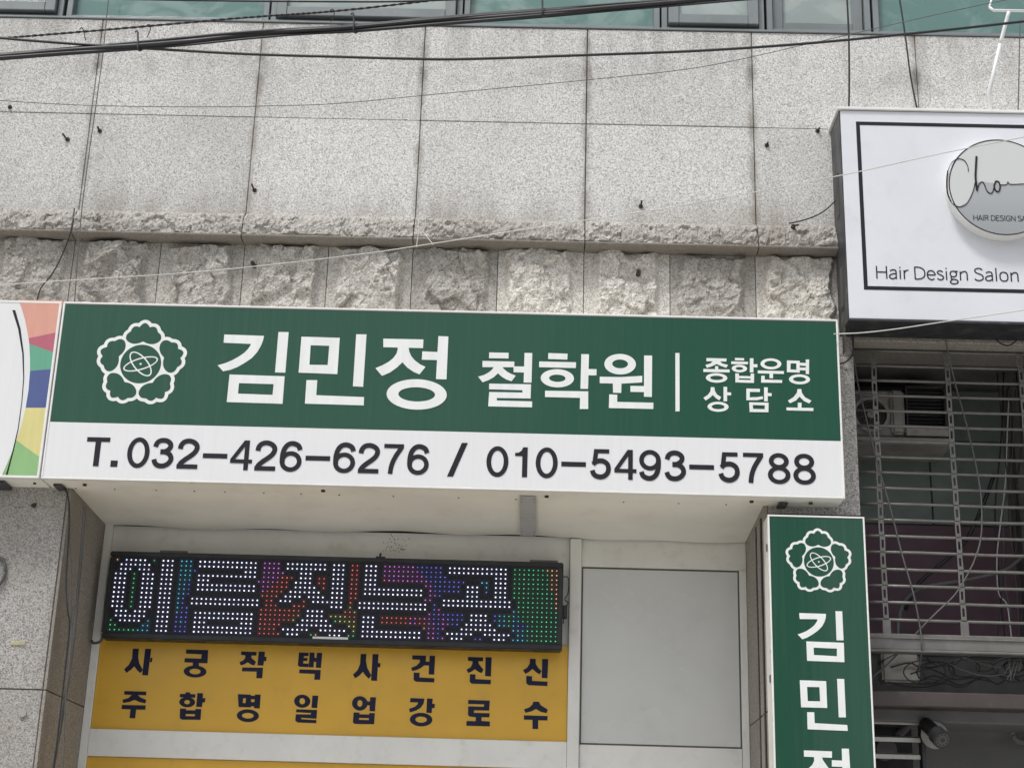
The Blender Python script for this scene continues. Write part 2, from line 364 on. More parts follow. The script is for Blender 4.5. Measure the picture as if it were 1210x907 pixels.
# light sans letters: name -> (advance, strokes); 'c' = curved pen path, 'l' = straight
SF = {'H': (.74, ['l', (.08,0),(.08,1)], ['l', (.64,0),(.64,1)], ['l', (.08,.52),(.64,.52)]),
 'A': (.62, ['l', (.0,0),(.30,1)], ['l', (.30,1),(.60,0)], ['l', (.11,.33),(.49,.33)]),
 'I': (.27, ['l', (.12,0),(.12,1)]),
 'R': (.66, ['l', (.08,0),(.08,1)], ['c', (.08,.97),(.30,.97),(.46,.93),(.54,.83),(.54,.68),(.45,.56),(.30,.51),(.08,.51)], ['l', (.33,.50),(.58,0)]),
 'D': (.72, ['l', (.08,0),(.08,1)], ['c', (.08,.965),(.28,.965),(.46,.90),(.60,.74),(.64,.50),(.60,.26),(.46,.10),(.28,.035),(.08,.035)]),
 'E': (.58, ['l', (.08,0),(.08,1)], ['l', (.08,.965),(.52,.965)], ['l', (.08,.52),(.46,.52)], ['l', (.08,.035),(.52,.035)]),
 'S': (.60, ['c', (.50,.86),(.42,.94),(.29,.98),(.16,.94),(.08,.84),(.09,.70),(.18,.61),(.32,.54),(.46,.45),(.52,.32),(.50,.15),(.40,.05),(.27,.02),(.14,.05),(.04,.15)]),
 'G': (.70, ['c', (.58,.85),(.48,.94),(.36,.98),(.22,.94),(.10,.78),(.06,.50),(.10,.22),(.22,.05),(.38,.02),(.52,.07),(.60,.16)], ['l', (.60,.12),(.60,.46)], ['l', (.36,.46),(.60,.46)]),
 'N': (.74, ['l', (.08,0),(.08,1)], ['l', (.64,0),(.64,1)], ['l', (.08,1),(.64,0)]),
 'L': (.54, ['l', (.08,0),(.08,1)], ['l', (.08,.035),(.50,.035)]),
 'O': (.76, ['c', (.36,.98),(.18,.90),(.07,.70),(.06,.50),(.07,.30),(.18,.10),(.36,.02),(.54,.10),(.65,.30),(.66,.50),(.65,.70),(.54,.90),(.36,.98)]),
 'a': (.55, ['c', (.10,.62),(.18,.69),(.30,.72),(.40,.68),(.44,.56),(.44,.40)], ['l', (.44,.44),(.44,0)], ['c', (.44,.43),(.26,.40),(.12,.33),(.06,.20),(.10,.07),(.22,.02),(.34,.06),(.44,.15)]),
 'i': (.26, ['l', (.12,0),(.12,.71)], ['l', (.12,.86),(.12,.96)]),
 'r': (.36, ['l', (.09,0),(.09,.71)], ['c', (.09,.46),(.15,.60),(.23,.69),(.34,.71)]),
 'e': (.56, ['c', (.07,.39),(.48,.39),(.46,.56),(.38,.68),(.27,.72),(.15,.67),(.07,.52),(.06,.34),(.11,.14),(.22,.03),(.34,.02),(.45,.08)]),
 's': (.46, ['c', (.38,.62),(.30,.70),(.20,.72),(.10,.66),(.09,.53),(.18,.44),(.30,.37),(.39,.28),(.39,.13),(.30,.03),(.19,.02),(.05,.10)]),
 'g': (.56, ['c', (.25,.72),(.13,.67),(.08,.53),(.10,.37),(.20,.28),(.32,.29),(.41,.38),(.43,.53),(.38,.66),(.25,.72)], ['l', (.28,.70),(.52,.70)], ['c', (.17,.30),(.11,.20),(.15,.10),(.30,.07),(.44,.02),(.50,-.08),(.44,-.22),(.28,-.28),(.12,-.24),(.06,-.13),(.12,-.01),(.19,.07)]),
 'n': (.59, ['l', (.09,0),(.09,.71)], ['c', (.09,.50),(.18,.63),(.31,.71),(.42,.67),(.47,.52),(.47,.32),(.47,0)]),
 'l': (.27, ['l', (.12,1.04),(.12,.0)]),
 'o': (.60, ['c', (.28,.72),(.15,.67),(.07,.52),(.07,.22),(.15,.06),(.28,.02),(.41,.06),(.49,.22),(.49,.52),(.41,.67),(.28,.72)]),
 ' ': (.26,)}
def line_text(mb, s_, x0, z0, cap, y, t=.085, xs=1.0, mat=None, par=None):
    x = x0; k_ = 0
    for ch in s_:
        gl = SF[ch]
        for st_ in gl[1:]:
            k_ += 1; ribbon(mb, [(x+a*cap*xs, z0+b*cap) for a, b in st_[1:]], t*cap, y-.00008*(k_ % 5), st_[0] == 'c', 4)
        if len(gl) > 1 and mat: mb.build('letter', mat, par); mb = MB()
        x += gl[0]*cap*xs
    return x

# ------------------------------------------------------------------ ground
g = MB().add([(-150, -150, 0), (150, -150, 0), (150, 150, 0), (-150, 150, 0)], [(0, 1, 2, 3)]).build('ground', 'ground'); setp(g, 'grey asphalt lane in front of the shops', None, None, 'structure')
g = MB().box(-40, 40, -9.0, .19, -.2, .12).build('pavement', 'paving', bevel=.01); setp(g, 'pale concrete pavement below the signboards', None, None, 'structure')

# ------------------------------------------------------------------ the building
WX0, WX1 = -4.6, 3.75
bld = thing('stone_building', (0, .3, 0), 'grey granite clad building wall above the shop signs, with rough ledge and window strip', 'building')
bk = MB()
bk.box(WX0, WX1, .213, .60, 5.092, 6.515)          # backing behind the slabs
bk.box(WX0, WX1, .26, .60, 4.62, 5.09)
bk.box(WX0, 1.70, .262, 2.3, 3.675, 5.0)
bk.box(WX0, -2.503, .213, .93, 0, 3.675)
bk.box(WX0, 1.223, 1.2, 2.0, 0, 3.675)
bk.box(1.223, 1.70, .213, 2.0, 0, 3.675)
bk.box(3.0, WX1, .213, 2.0, 0, 4.62)
bk.box(WX0, WX1, .60, 2.3, 5.0, 6.515)
bk.box(1.70, 3.0, .60, 2.3, 4.80, 5.0)
bk.box(WX0, WX1, .5, 2.3, 8.4, 9.2)
bk.build('wall', 'mortar', bld)
XJ = [-4.552, -3.595, -2.640, -1.686, -.724, .235, 1.201, 2.158, 3.11, 3.75]
def slab(x0, x1, z0, z1, y=.2, mat='granite', d=.02, g=.0035, name='granite_slab'):
    y += random.uniform(-.0015, .0015); s = MB(); a, b, c, e = x0+g, x1-g, z0+g, z1-g
    s.box(a, b, y, y+d, c, e); o = s.build(name, mat, bld, bevel=.0022); return o
for i in range(9):
    for z0, z1 in ((5.262, 5.884), (5.884, 6.512)): slab(XJ[i], XJ[i+1], z0, z1, g=.0032 if i in (4, 5) else .0020)
def fbm(x, y, z, sc_, oc=4):
    return noise.fractal(Vector((x*sc_, y*sc_, z*sc_)), .9, 2.1, oc)
def facet(x, z, sd, k_, tilt):
    v = Vector((x*k_, z*k_, sd)); d, p = noise.voronoi(v, distance_metric='DISTANCE', exponent=2.5)
    q = p[0]; c = noise.cell_vector(q*7.31+Vector((sd, 0, 0)))
    return ((v.x-q.x)*(c.x-.5)+(v.y-q.y)*(c.y-.5))*tilt+(c.z-.5)
# rough ledge course
def ledge(x0, x1, seed):
    nx, prof = int((x1-x0)/.0062), []
    T = [(.200, 5.268), (.190, 5.262), (.176, 5.252), (.166, 5.240), (.158, 5.228), (.152, 5.215), (.146, 5.202), (.142, 5.190), (.139, 5.178), (.136, 5.166), (.134, 5.154), (.133, 5.142), (.132, 5.131), (.131, 5.122), (.133, 5.115), (.126, 5.112), (.121, 5.107), (.121, 5.101), (.128, 5.094), (.16, 5.089), (.24, 5.089)]
    mb = MB(); vs = []
    for i in range(nx+1):
        x = x0+.003+(x1-x0-.006)*i/nx
        for j, (y, z) in enumerate(T):
            rough = 1.0 if 1 <= j <= 13 else (.5 if j in (0, 14) else 0)
            a = noise.ridged_multi_fractal(Vector((x*7+seed, z*16, seed)), .8, 2.2, 5, .9, 2)*.5-.5
            b = fbm(x, y, z+seed, 34, 4)
            c = fbm(x, seed, 0, 6, 3)
            k_ = min(1, j/4)
            f1 = facet(x+.02*fbm(x, z, seed, 12, 2), z*1.6, seed, 11, 2.0); f2 = facet(x+.01*b, z*1.3, seed+5, 34, 1.8)
            vs.append((x, y-rough*k_*(.013*a+.006*b+.006*c+.013*f1+.007*f2), z+rough*(.012*b if j > 0 else 0)*(1 if j < 12 else .4)))
    m = len(T); fs = [(i*m+j, i*m+j+1, (i+1)*m+j+1, (i+1)*m+j) for i in range(nx) for j in range(m-1)]
    mb.add(vs, [f[::-1] for f in fs])
    e0 = list(range(m)); e1 = [nx*m+j for j in range(m)]
    mb.add([vs[q] for q in e0], [tuple(range(m))]); mb.add([vs[q] for q in e1], [tuple(range(m))[::-1]])
    return mb.build('ledge_stone', 'ledge', bld)
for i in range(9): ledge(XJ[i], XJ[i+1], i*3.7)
# rock faced blocks
def rock(x0, x1, z0, z1, seed, res=.0078, amp=1.0):
    nx = int((x1-x0)/res); nz = int((z1-z0)/res); vs = []
    base = .228; rs = random.Random(seed); ml, mr, mt = rs.uniform(.03, .075), rs.uniform(.03, .095), rs.uniform(-.02, .015)
    for i in range(nx+1):
        for j in range(nz+1):
            x = x0+.0022+(x1-x0-.0044)*i/nx; z = z0+(z1-.0-z0)*j/nz
            wob = .035*fbm(seed, z, 0, 7, 3); wob2 = .03*fbm(x, seed, 2, 7, 3)
            dl = (x-x0)-ml-wob; dr = (x1-x)-mr+wob; dt = (z1-z)-mt-wob2
            e = min(dl, dr, dt)
            s_ = max(0, min(1, e/.028)); s_ = s_*s_*(3-2*s_)
            a = noise.ridged_multi_fractal(Vector((x*5.5+seed, z*6.5, seed*1.3)), .75, 2.15, 6, .95, 2)*.5
            b = noise.hetero_terrain(Vector((x*9, z*9, seed)), .7, 2.1, 5, .2)
            c = fbm(x, z, seed, 42, 4)
            d = fbm(x, z+seed, 3, 2.6, 2)
            wx = .02*fbm(x, z, seed, 11, 3); wz = .02*fbm(z, x, seed+4, 11, 3)
            f1 = facet(x+wx*.7, z+wz*.7, seed, 6.5, 2.6); f2 = facet(x+wx*.4, z+wz*.4, seed+9, 17, 2.4)
            y = min(base+.012, base-s_*(.026+.018*a*amp+.006*b*amp+.014*d+.018*f1*amp+.0095*f2)-.0035*c*(.35+s_))
            vs.append((x, y, z))
    m = nz+1
    fs = [(i*m+j, (i+1)*m+j, (i+1)*m+j+1, i*m+j+1) for i in range(nx) for j in range(nz)]
    mb = MB().add(vs, fs)
    L = [vs[j] for j in range(m)]; R_ = [vs[nx*m+j] for j in range(m)]
    for E_, fl in ((L, 0), (R_, 1)):
        q = [(v[0], .262, v[2]) for v in E_]
        f = [(j, j+1, m+j+1, m+j) for j in range(m-1)]
        mb.add(E_+q, [t[::-1] for t in f] if fl else f)
    return mb.build('rock_faced_block', 'rock', bld)
RX = [-3.59, -3.12, -2.645, -2.155, -1.680, -1.205, -.729, -.249, .234, .716, 1.194, 1.70, 2.16, 2.64, 3.11, 3.6]
for i in range(len(RX)-1):
    lowz = 4.50 if i < 11 else 4.70
    rock(RX[i], RX[i+1], lowz, 5.088, 11+i*5.3, amp=(.8, 1, 1.3, .9, 1.3, 1, 1.1, .8, 1.1, .8, .7)[i % 11])
# lintel moulding over the right opening
bx('lintel_moulding', 'reveal', bld, 1.722, 3.6, .205, .50, 4.648, 4.697, bevel=.006)
bx('lintel_moulding', 'reveal', bld, 1.722, 3.6, .235, .60, 4.600, 4.646, bevel=.006)
# left pilaster slabs + its return into the shop recess, right pilaster
for z0, z1 in ((0, .9), (.9, 1.74), (1.74, 2.578), (2.578, 3.655)):
    slab(-3.55, -2.503, z0, z1, mat='pilaster'); slab(-4.6, -3.55, z0, z1, mat='pilaster')
    MB().box(-2.503, -2.487, .205, .93, z0+.003, z1-.003).build('granite_slab', 'reveal', bld, bevel=.002)
    MB().box(1.207, 1.223, .205, .93, z0+.003, z1-.003).build('granite_slab', 'reveal', bld, bevel=.002)
for z0, z1 in ((0, .9), (.9, 1.74), (1.74, 2.578), (2.578, 3.60), (3.60, 4.499)):
    slab(1.223, 1.717, z0, z1, mat='pilaster')
    slab(3.0, 3.75, z0, min(z1, 4.6), mat='pilaster')
    MB().box(1.701, 1.717, .221, 2.0, z0+.003, z1-.003).build('granite_slab', 'reveal', bld, bevel=.002)
slab(1.5, 1.717, 4.499, 4.64, mat='pilaster', y=.215)
for z0, z1 in ((0, 2.577), (2.579, 3.60)):
    bx('edge_strip', 'cctv', bld, 1.199, 1.206, .30, .335, z0, z1, bevel=.002)
    bx('edge_strip', 'dark_side', bld, 1.202, 1.206, .50, .53, z0, z1)
# windows strip
WZ0, WZ1 = 6.513, 8.4
bx('window_sill', 'frame_grey', bld, WX0, WX1, .192, .45, 6.514, 6.528, bevel=.003)
def win(x0, x1, kind):
    # kind: fixed / sash / open
    f = MB(); t = .035
    f.box(x0, x0+t, .235, .33, WZ0+.016, WZ1); f.box(x1-t, x1, .235, .33, WZ0+.016, WZ1)
    f.box(x0+t, x1-t, .235, .33, WZ0+.016, WZ0+.05); f.box(x0+t, x1-t, .235, .33, WZ1-.05, WZ1)
    if kind == 'fixed':
        fr = f.build('window_frame', 'frame_grey', bld, bevel=.003)
        MB().box(x0+t, x1-t, .28, .29, WZ0+.05, WZ1-.05).build('pane', 'glass', fr)
        return
    fr = f.build('window_frame', 'frame_grey', bld, bevel=.003)
    s = MB(); e = .062; a, b, c, d = x0+t+.004, x1-t-.004, WZ0+.056, WZ1-.056
    s.box(a, a+e, .20, .262, c, d); s.box(b-e, b, .20, .262, c, d); s.box(a+e, b-e, .20, .262, c, c+e); s.box(a+e, b-e, .20, .262, d-e, d)
    so = s.build('window_sash', 'frame_grey', fr, bevel=.004)
    po = MB().box(a+e, b-e, .225, .235, c+e, d-e).build('window_pane', 'glass_pale', fr)
    if kind == 'open':       # awning sash pushed out at the bottom
        piv = Matrix.Translation((0, .26-.3, d)) @ Matrix.Rotation(math.radians(2.4), 4, 'X') @ Matrix.Translation((0, -(.26-.3), -d))
        for o in (so, po): o.data.transform(Matrix.Translation((0, .3, 0)).inverted() @ Matrix.Translation((0, .3, 0)) @ piv)
for x0, x1, kd in ((-4.55, -3.42, 'fixed'), (-3.42, -2.90, 'sash'), (-2.88, -1.665, 'fixed'), (-1.655, -.51, 'sash'), (-.50, .665, 'fixed'), (.675, 1.285, 'sash'), (1.30, 1.915, 'open'), (1.93, 3.1, 'fixed'), (3.1, 3.75, 'fixed')):
    win(x0, x1, kd)
bx('window_back', 'dark_wall', bld, WX0, WX1, .5, .6, 6.52, 8.4)
# iron pins left in the cladding
for (x, y, dx, dz) in ((12, 124, .0, -.02), (80, 162, -.03, .045), (118, 152, -.01, .03), (301, 222, -.018, .05), (300, 311, 0, 0), (490, 268, 0, -.01), (757, 241, .006, .045), (754, 321, 0, 0), (906, 169, .006, .02), (966, 152, .01, .02), (936, 268, .03, 0), (39, 268, .02, 0), (40, 594, .02, .01)):
    X, Z = P(x, y+3, .2); yy = .2 if y < 250 or y > 500 else .16
    MB().cyl((X, Z), .013, yy-.006, yy+.05, 8).tube([(X, yy, Z), (X+dx*.3, yy-.015, Z+dz*.1), (X+dx*.9, yy-.022, Z+dz*.6)], .0055, 6).build('anchor_pin', 'rust', bld)

# ------------------------------------------------------------------ shop front in the recess
shop = thing('shop_entrance', (-.64, .93, 0), 'white framed shop front in the recess, cream soffit above and yellow lettered panel', 'shop front')
nx, ny = 60, 14; vs = []
for i in range(nx+1):
    for j in range(ny+1):
        u, v = i/nx, j/ny; x = -2.484+(1.205+2.484)*u; y = .02+(.925-.02)*v
        z = 3.655-.040*v-.009*math.sin(u*9.4)*math.sin(v*2.6)-.012*max(0, (u-.93)/.07)**2*(1-v)*0+.006*math.sin(u*31)*v*v
        if v > .6 and u > .75: z -= .02*(v-.6)*math.sin((u-.75)*12.5)
        vs.append((x, y, z))
m = ny+1
MB().add(vs, [(i*m+j, i*m+j+1, (i+1)*m+j+1, (i+1)*m+j) for i in range(nx) for j in range(ny)]).build('soffit', 'cream_metal', shop, smooth=True)
bx('soffit_backing', 'dark_wall', shop, -2.484, 1.205, .215, .99, 3.672, 3.70)
br = MB(); br.add([(-.088, .10, 3.6345), (-.002, .10, 3.6345), (-.002, .86, 3.600), (-.088, .86, 3.600), (-.088, .10, 3.6375), (-.002, .10, 3.6375), (-.002, .86, 3.603), (-.088, .86, 3.603)], [(0, 1, 2, 3), (0, 4, 5, 1), (1, 5, 6, 2), (2, 6, 7, 3), (3, 7, 4, 0)])
bp = br.build('joint_plate', 'plate', shop)
for ty in (.04, .12, .5, .86, .95):
    for x in (-.078, -.012):
        y = .10+.76*ty; z = 3.6345-.0345*ty
        MB().add([(x-.004, y-.004, z-.004), (x+.004, y-.004, z-.004), (x+.004, y+.004, z-.004), (x-.004, y+.004, z-.004), (x, y, z-.0045)], [(0, 1, 4), (1, 2, 4), (2, 3, 4), (3, 0, 4)]).build('screw', 'rust', bp)
FY = .93
bx('header_panel', 'white_metal', shop, -2.44, .197, FY+.016, FY+.05, 2.99, 3.618)
bx('header_panel', 'white_metal', shop, .268, 1.206, FY+.006, FY+.05, 3.448, 3.618)
bx('frame_post', 'white_metal', shop, -2.486, -2.441, FY-.02, FY+.05, 0, 3.617, bevel=.003)
bx('frame_post', 'white_metal', shop, .199, .266, FY-.026, FY+.05, 0, 3.603, bevel=.004)
bx('frame_post', 'white_metal', shop, 1.166, 1.206, FY-.004, FY+.05, 0, 3.446, bevel=.003)
bx('frame_rail', 'white_metal', shop, -2.440, .198, FY-.022, FY+.05, 2.315, 2.462, bevel=.003)
bx('frame_rail', 'white_metal', shop, .268, 1.164, FY-.004, FY+.05, 2.30, 2.452, bevel=.003)
bx('gasket', 'gasket', shop, .268, 1.164, FY+.014, FY+.03, 2.453, 3.446)
gp = bx('infill_panel', 'panel_grey', shop, .276, 1.157, FY+.010, FY+.03, 2.462, 3.438, bevel=.002)
bx('infill_panel', 'panel_grey', shop, .268, 1.164, FY+.012, FY+.03, .1, 2.298)
yp = bx('yellow_panel', 'yellow', shop, -2.439, .197, FY-.002, FY+.015, 2.464, 2.989)
bx('yellow_panel', 'yellow', shop, -2.439, .197, FY, FY+.03, .1, 2.313)
ink = Ink(FY-.002)
ink.reg(130, 755, 8.246)
ink.poly((222,90),(282,90),(275,170),(285,230),(320,298),(295,328),(265,300),(237,262),(210,290),(160,326),(138,290),(185,245),(215,185)).poly((343,90),(402,92),(370,350),(313,347)).poly((395,178),(415,178),(408,222),(388,220))
ink.poly((742,98),(957,104),(950,232),(865,230),(868,262),(805,262),(808,226),(724,222),(730,182),(888,187),(895,145),(740,138)).ring(829,312,111,58,54,27)
ink.poly((140,502),(355,508),(352,543),(275,540),(290,560),(355,590),(343,622),(290,610),(240,588),(190,608),(130,618),(120,588),(180,570),(215,540),(138,536)).poly((116,637),(348,642),(345,683),(255,682),(245,767),(190,766),(200,680),(113,677))
ink.poly((682,530),(735,530),(737,514),(782,516),(782,532),(833,534),(830,567),(680,562)).ring(752,610,77,50,28,21).poly((852,522),(908,524),(903,572),(930,572),(924,612),(903,612),(895,658),(840,655))
ink.poly((683,672),(742,674),(738,725),(736,746),(734,781),(700,780),(680,765)).poly((834,676),(890,678),(882,782),(824,781)).poly((738,688),(832,690),(830,727),(736,725)).poly((734,746),(828,748),(826,781),(732,781))
ink.reg(265, 755, 8.246)
ink.poly((165,117),(315,122),(312,157),(265,157),(265,180),(310,218),(293,253),(262,245),(228,222),(195,243),(160,252),(148,220),(185,205),(205,180),(205,155),(163,150)).poly((336,118),(397,120),(392,168),(412,170),(408,212),(388,210),(380,255),(323,252)).poly((175,272),(378,276),(370,378),(313,377),(315,313),(173,310))
ink.poly((728,127),(823,130),(820,163),(777,162),(775,180),(812,180),(810,208),(772,210),(768,233),(822,236),(820,270),(735,266),(717,252)).poly((833,128),(880,129),(878,178),(900,180),(903,130),(955,132),(942,277),(892,275),(896,218),(874,217),(870,272),(822,270)).poly((733,292),(940,298),(933,392),(877,391),(882,335),(731,328))
ink.hole(((133,532),(260,538),(262,660),(140,658)),((184,572),(212,572),(208,620),(180,618))).poly((300,536),(355,537),(345,672),(290,669)).poly((258,548),(300,548),(298,582),(258,582)).poly((258,610),(298,610),(296,652),(258,650)).ring(230,742,108,62,57,27)
ink.ring(760,601,79,64,27,30).poly((860,546),(917,548),(905,668),(850,665)).poly((702,680),(905,686),(898,772),(752,762),(750,776),(898,784),(896,815),(715,808),(692,790),(697,728),(843,730),(845,716),(700,708))
ink.reg(400, 755, 8.246)
ink.poly((216,142),(272,142),(268,210),(280,275),(320,350),(295,382),(262,350),(237,315),(205,350),(162,378),(140,342),(185,300),(210,240)).poly((333,142),(390,144),(375,403),(317,400)).poly((383,230),(410,232),(406,272),(380,270))
ink.poly((720,155),(853,158),(850,215),(885,217),(888,158),(942,160),(932,342),(878,340),(882,254),(835,252),(800,280),(760,298),(718,307),(708,277),(760,255),(790,225),(795,198),(718,194)).poly((733,322),(790,324),(788,370),(935,378),(932,418),(755,411),(732,395))
ink.ring(208,622,76,70,25,33).poly((310,562),(365,563),(355,700),(302,697),(304,642),(275,640),(275,602),(307,604))
ink.poly((148,710),(205,712),(200,763),(198,822),(160,822),(140,808)).poly((300,715),(355,717),(347,825),(292,824)).poly((203,728),(300,730),(297,766),(198,763)).poly((196,782),(295,784),(293,824),(194,823))
ink.poly((700,570),(838,576),(828,625),(800,665),(755,692),(695,710),(688,675),(745,655),(772,630),(775,613),(697,610)).poly((863,574),(918,577),(914,625),(940,628),(936,668),(912,668),(908,716),(856,713)).ring(805,780,110,66,56,30)
ink.reg(535, 755, 8.246)
ink.poly((148,170),(297,175),(294,213),(250,212),(255,240),(300,295),(280,328),(250,315),(215,290),(185,312),(150,327),(134,293),(175,270),(192,235),(192,212),(148,207)).poly((320,173),(379,175),(372,360),(315,357)).poly((167,338),(222,341),(220,386),(372,394),(370,436),(185,430),(165,412))
ink.poly((752,188),(808,190),(808,235),(830,275),(866,308),(846,340),(810,318),(778,287),(745,315),(708,334),(685,300),(725,275),(750,235)).poly((872,190),(930,193),(922,377),(867,375)).poly((717,355),(773,358),(772,403),(924,412),(921,453),(738,445),(716,425))
ink.poly((150,588),(362,595),(355,692),(208,690),(205,714),(360,718),(357,758),(280,757),(280,793),(362,798),(362,846),(132,840),(134,793),(222,795),(225,757),(165,750),(148,735),(150,650),(303,655),(306,632),(150,628))
ink.poly((785,605),(840,606),(858,640),(927,683),(913,717),(860,705),(810,677),(765,700),(708,714),(693,680),(745,662),(778,630)).poly((693,738),(925,745),(922,788),(833,787),(832,872),(776,871),(777,783),(693,780))
ink.letters([(163,784),(230,785),(297,785),(366,786),(433,787),(500,789),(567,791),(633,793),(158,832),(226,834),(293,836),(362,838),(429,838),(498,840),(565,842),(634,843)], 'navy', yp)

# ------------------------------------------------------------------ LED message board
led = thing('led_board', (-1.12, .84, 2.945), 'black LED message board glowing with white and coloured dots over the yellow panel', 'LED sign')
LX0, LX1, LZ0, LZ1, LY = -2.404, .161, 2.945, 3.438, .80
h = MB(); t = .03
h.box(LX0, LX1, LY+.012, .90, LZ0, LZ1)
h.build('housing', 'black', led, bevel=.008, seg=2)
h = MB()
for a in ((LX0, LX1, LZ1-t, LZ1), (LX0, LX1, LZ0, LZ0+t)): h.box(a[0], a[1], LY-.006, LY+.03, a[2], a[3])
for a in ((LX0, LX0+t), (LX1-t, LX1)): h.box(a[0], a[1], LY-.0055, LY+.03, LZ0+t, LZ1-t)
h.build('bezel', 'black', led, bevel=.006, seg=2)
bx('display_face', 'ledface', led, LX0+t, LX1-t, LY+.004, LY+.011, LZ0+t, LZ1-t)
PIX = """O.5W.G.3W.3C.13W.4P.9W.3W.2R.3W.7P6B.13W.7G3O
.7W..3W.3C.13W.4P.9W.3W.2R.3W.8P5B.13W.8G2O
.3W.3W..3W.3CB10.3W.5P3.3W4.3W.2R.3W.9P5B10.3W.8G2O
3W.G.3W.3W.3C.13W.4P3R.3W.2R.3W.2R.3W.R9P8B3.2C.3W.8G2O
3W.G.3W.3W.3C.3W10.P3P3R.4W.2R.3W.2R.3W10.2P6B.3W.C.3W.8G2O
3W.G.3W.3W.2CB.13W.2P4R.5W.R.3W.2R.13W.P6B.3W.B.3W.9GO
3W.G.3W.3W.2CB.13W.P4R.7W2.3W.2R.13W.2PB5.3W3.3W.9GO
3W.G.3W.3W.2CB15.4R.4W.4W.3W.2R14.2P2.15W.8GO
3W.G.3W.3W.CB.15W.2R.3W2.R.7W.R.15W.B.15W.8GO
3W.G.3W.3W.CB.15W.3R3.3R5.3W.Y.15W.BP15.C9G
3W.G.3W.3W.C2B15.9R.4W4.2RY15.PBP5B.4W.B2CGC9G
.3W.3W2.3W.C2B.13W.8RY.4W.4Y2R.3W.7RPR2P2BP4B.4W.B2CG2C8G
.7W2.3W.3B.13W.7RY.6W.G4Y.3W.6R2PRRPPBPP2B.6W.2CGC2BC6G
G.5W.C.3W.BCB.3W7.3W.5R3.8W3.2Y.3W10.O2PBP3.8W3.3C7G
2G5.2C.3W.3B.13W.4R.6W2.6W.Y.13W.2PB.6W2.6W.2C7G
6G3C.3W.3B.13W.5R.3W2.GO2.3W.2G.3W.13.""".split('\n')
import re
def expand(s_):
    out = ''
    for n_, c in re.findall(r'(\d*)([A-Z.])', s_): out += c*(int(n_) if n_ else 1)
    return out
rows = [expand(r_) for r_ in PIX]
rows[15] = 'G'*6+'C'*3+'.'+'W'*3+'.'+'B'*3+'.'+'W'*13+'.'+'R'*5+'.'+'W'*3+'..'+'GO'+'..'+'WWW'+'.'+'GG'+'.'+'W'*13+'.'+'PPBP'+'.'+'WWW'+'..'+'BB'+'..'+'WWW'+'.'+'CCC'+'G'*7
print('LED row lengths', [len(r_) for r_ in rows])
LC = {'W': (1, .97, 1), 'G': (.08, .66, .28), 'C': (.08, .62, .9), 'B': (.16, .18, .95), 'P': (.75, .2, .85), 'R': (.95, .16, .12), 'O': (1, .55, .25), 'Y': (.75, .75, .2), '.': (.0, .0, .0)}
me = bpy.data.meshes.new('led_matrix'); vs, fs, cs = [], [], []
rl = random.Random(3); pitch = .02645; ox = -2.382+.0055+.022; oz = 3.395
ox = P(138.8, 659.5, LY)[0]; oz = P(138.8, 660.5, LY)[1]
ex = P(658, 671.5, LY)[0]; px_ = (ex-ox)/95
pz = (oz-P(130, 743, LY)[1])/15
for r_ in range(16):
    for c_ in range(96):
        ch = rows[r_][c_] if c_ < len(rows[r_]) else '.'
        x = ox+c_*px_; z = oz-r_*pz; R0 = .0049 if ch == 'W' else (.0038 if ch != '.' else .004); n = len(vs)
        cc = LC[ch]; br_ = rl.uniform(.6, 1.1)
        if ch == 'W': cc = (rl.uniform(.72, .92), rl.uniform(.78, .88), 1)
        if ch not in 'W.': cc = tuple(min(1, q*1.0+rl.uniform(0, .07)) for q in cc)
        for kk in range(6):
            a = kk*math.pi/3; vs.append((x+R0*math.cos(a), LY+.0035, z+R0*math.sin(a)))
        for kk in range(6):
            a = kk*math.pi/3; vs.append((x+R0*.7*math.cos(a), LY-.0005, z+R0*.7*math.sin(a)))
        fs += [(n+kk, n+(kk+1) % 6, n+6+(kk+1) % 6, n+6+kk) for kk in range(6)]+[tuple(n+6+q for q in range(6))]
        HALO = {'W': (.0022, .0026, .0075), '.': (.0006, .0008, .0016)}.get(ch, tuple(q*.011 for q in LC[ch]))  # LED halo painted as a dim glow on each cell square
        cs += [(*[q*br_*(1 if ch == 'W' else .62) for q in cc], 1)]*12
        n = len(vs); vs += [(x-px_/2, LY+.0034, z-pz/2), (x+px_/2, LY+.0034, z-pz/2), (x+px_/2, LY+.0034, z+pz/2), (x-px_/2, LY+.0034, z+pz/2)]; fs.append((n, n+1, n+2, n+3)); cs += [(*HALO, 1)]*4
me.from_pydata([(v[0]-led.location.x, v[1]-led.location.y, v[2]-led.location.z) for v in vs], [], fs)
ca = me.color_attributes.new('led', 'FLOAT_COLOR', 'POINT')
ca.data.foreach_set('color', [q for c in cs for q in c]); me.materials.append(M['led'])
o = bpy.data.objects.new('led_matrix', me); col.objects.link(o); o.parent = led; o['kind'] = 'stuff'
for x in (-2.07, .06):
    q = MB(); q.box(x-.09, x+.07, .86, .945, 3.4385, 3.4425); q.box(x-.09, x+.07, .940, .9455, 3.4425, 3.48); q.build('mounting_bracket', 'steel', led, bevel=.001)
X0, Z0 = P(369.5, 751.5, LY-.007); X1, Z1 = P(411, 756, LY-.007)
st = bx('sticker', 'letter_white', led, X0, X1, LY-.0075, LY-.005, Z1+.004, Z0)
q = MB(); rr = random.Random(5); x = X0+.006
while x < X1-.01:
    w_ = rr.uniform(.003, .007); q.box(x, x+w_, LY-.0082, LY-.0074, Z1+.009, Z0-.006); x += w_+rr.uniform(.002, .006)
q.build('small_print', 'letter_dark', st)
q = MB().box(.161, .185, .81, .87, 3.13, 3.20); q.build('plug_box', 'cctv', led, bevel=.004)
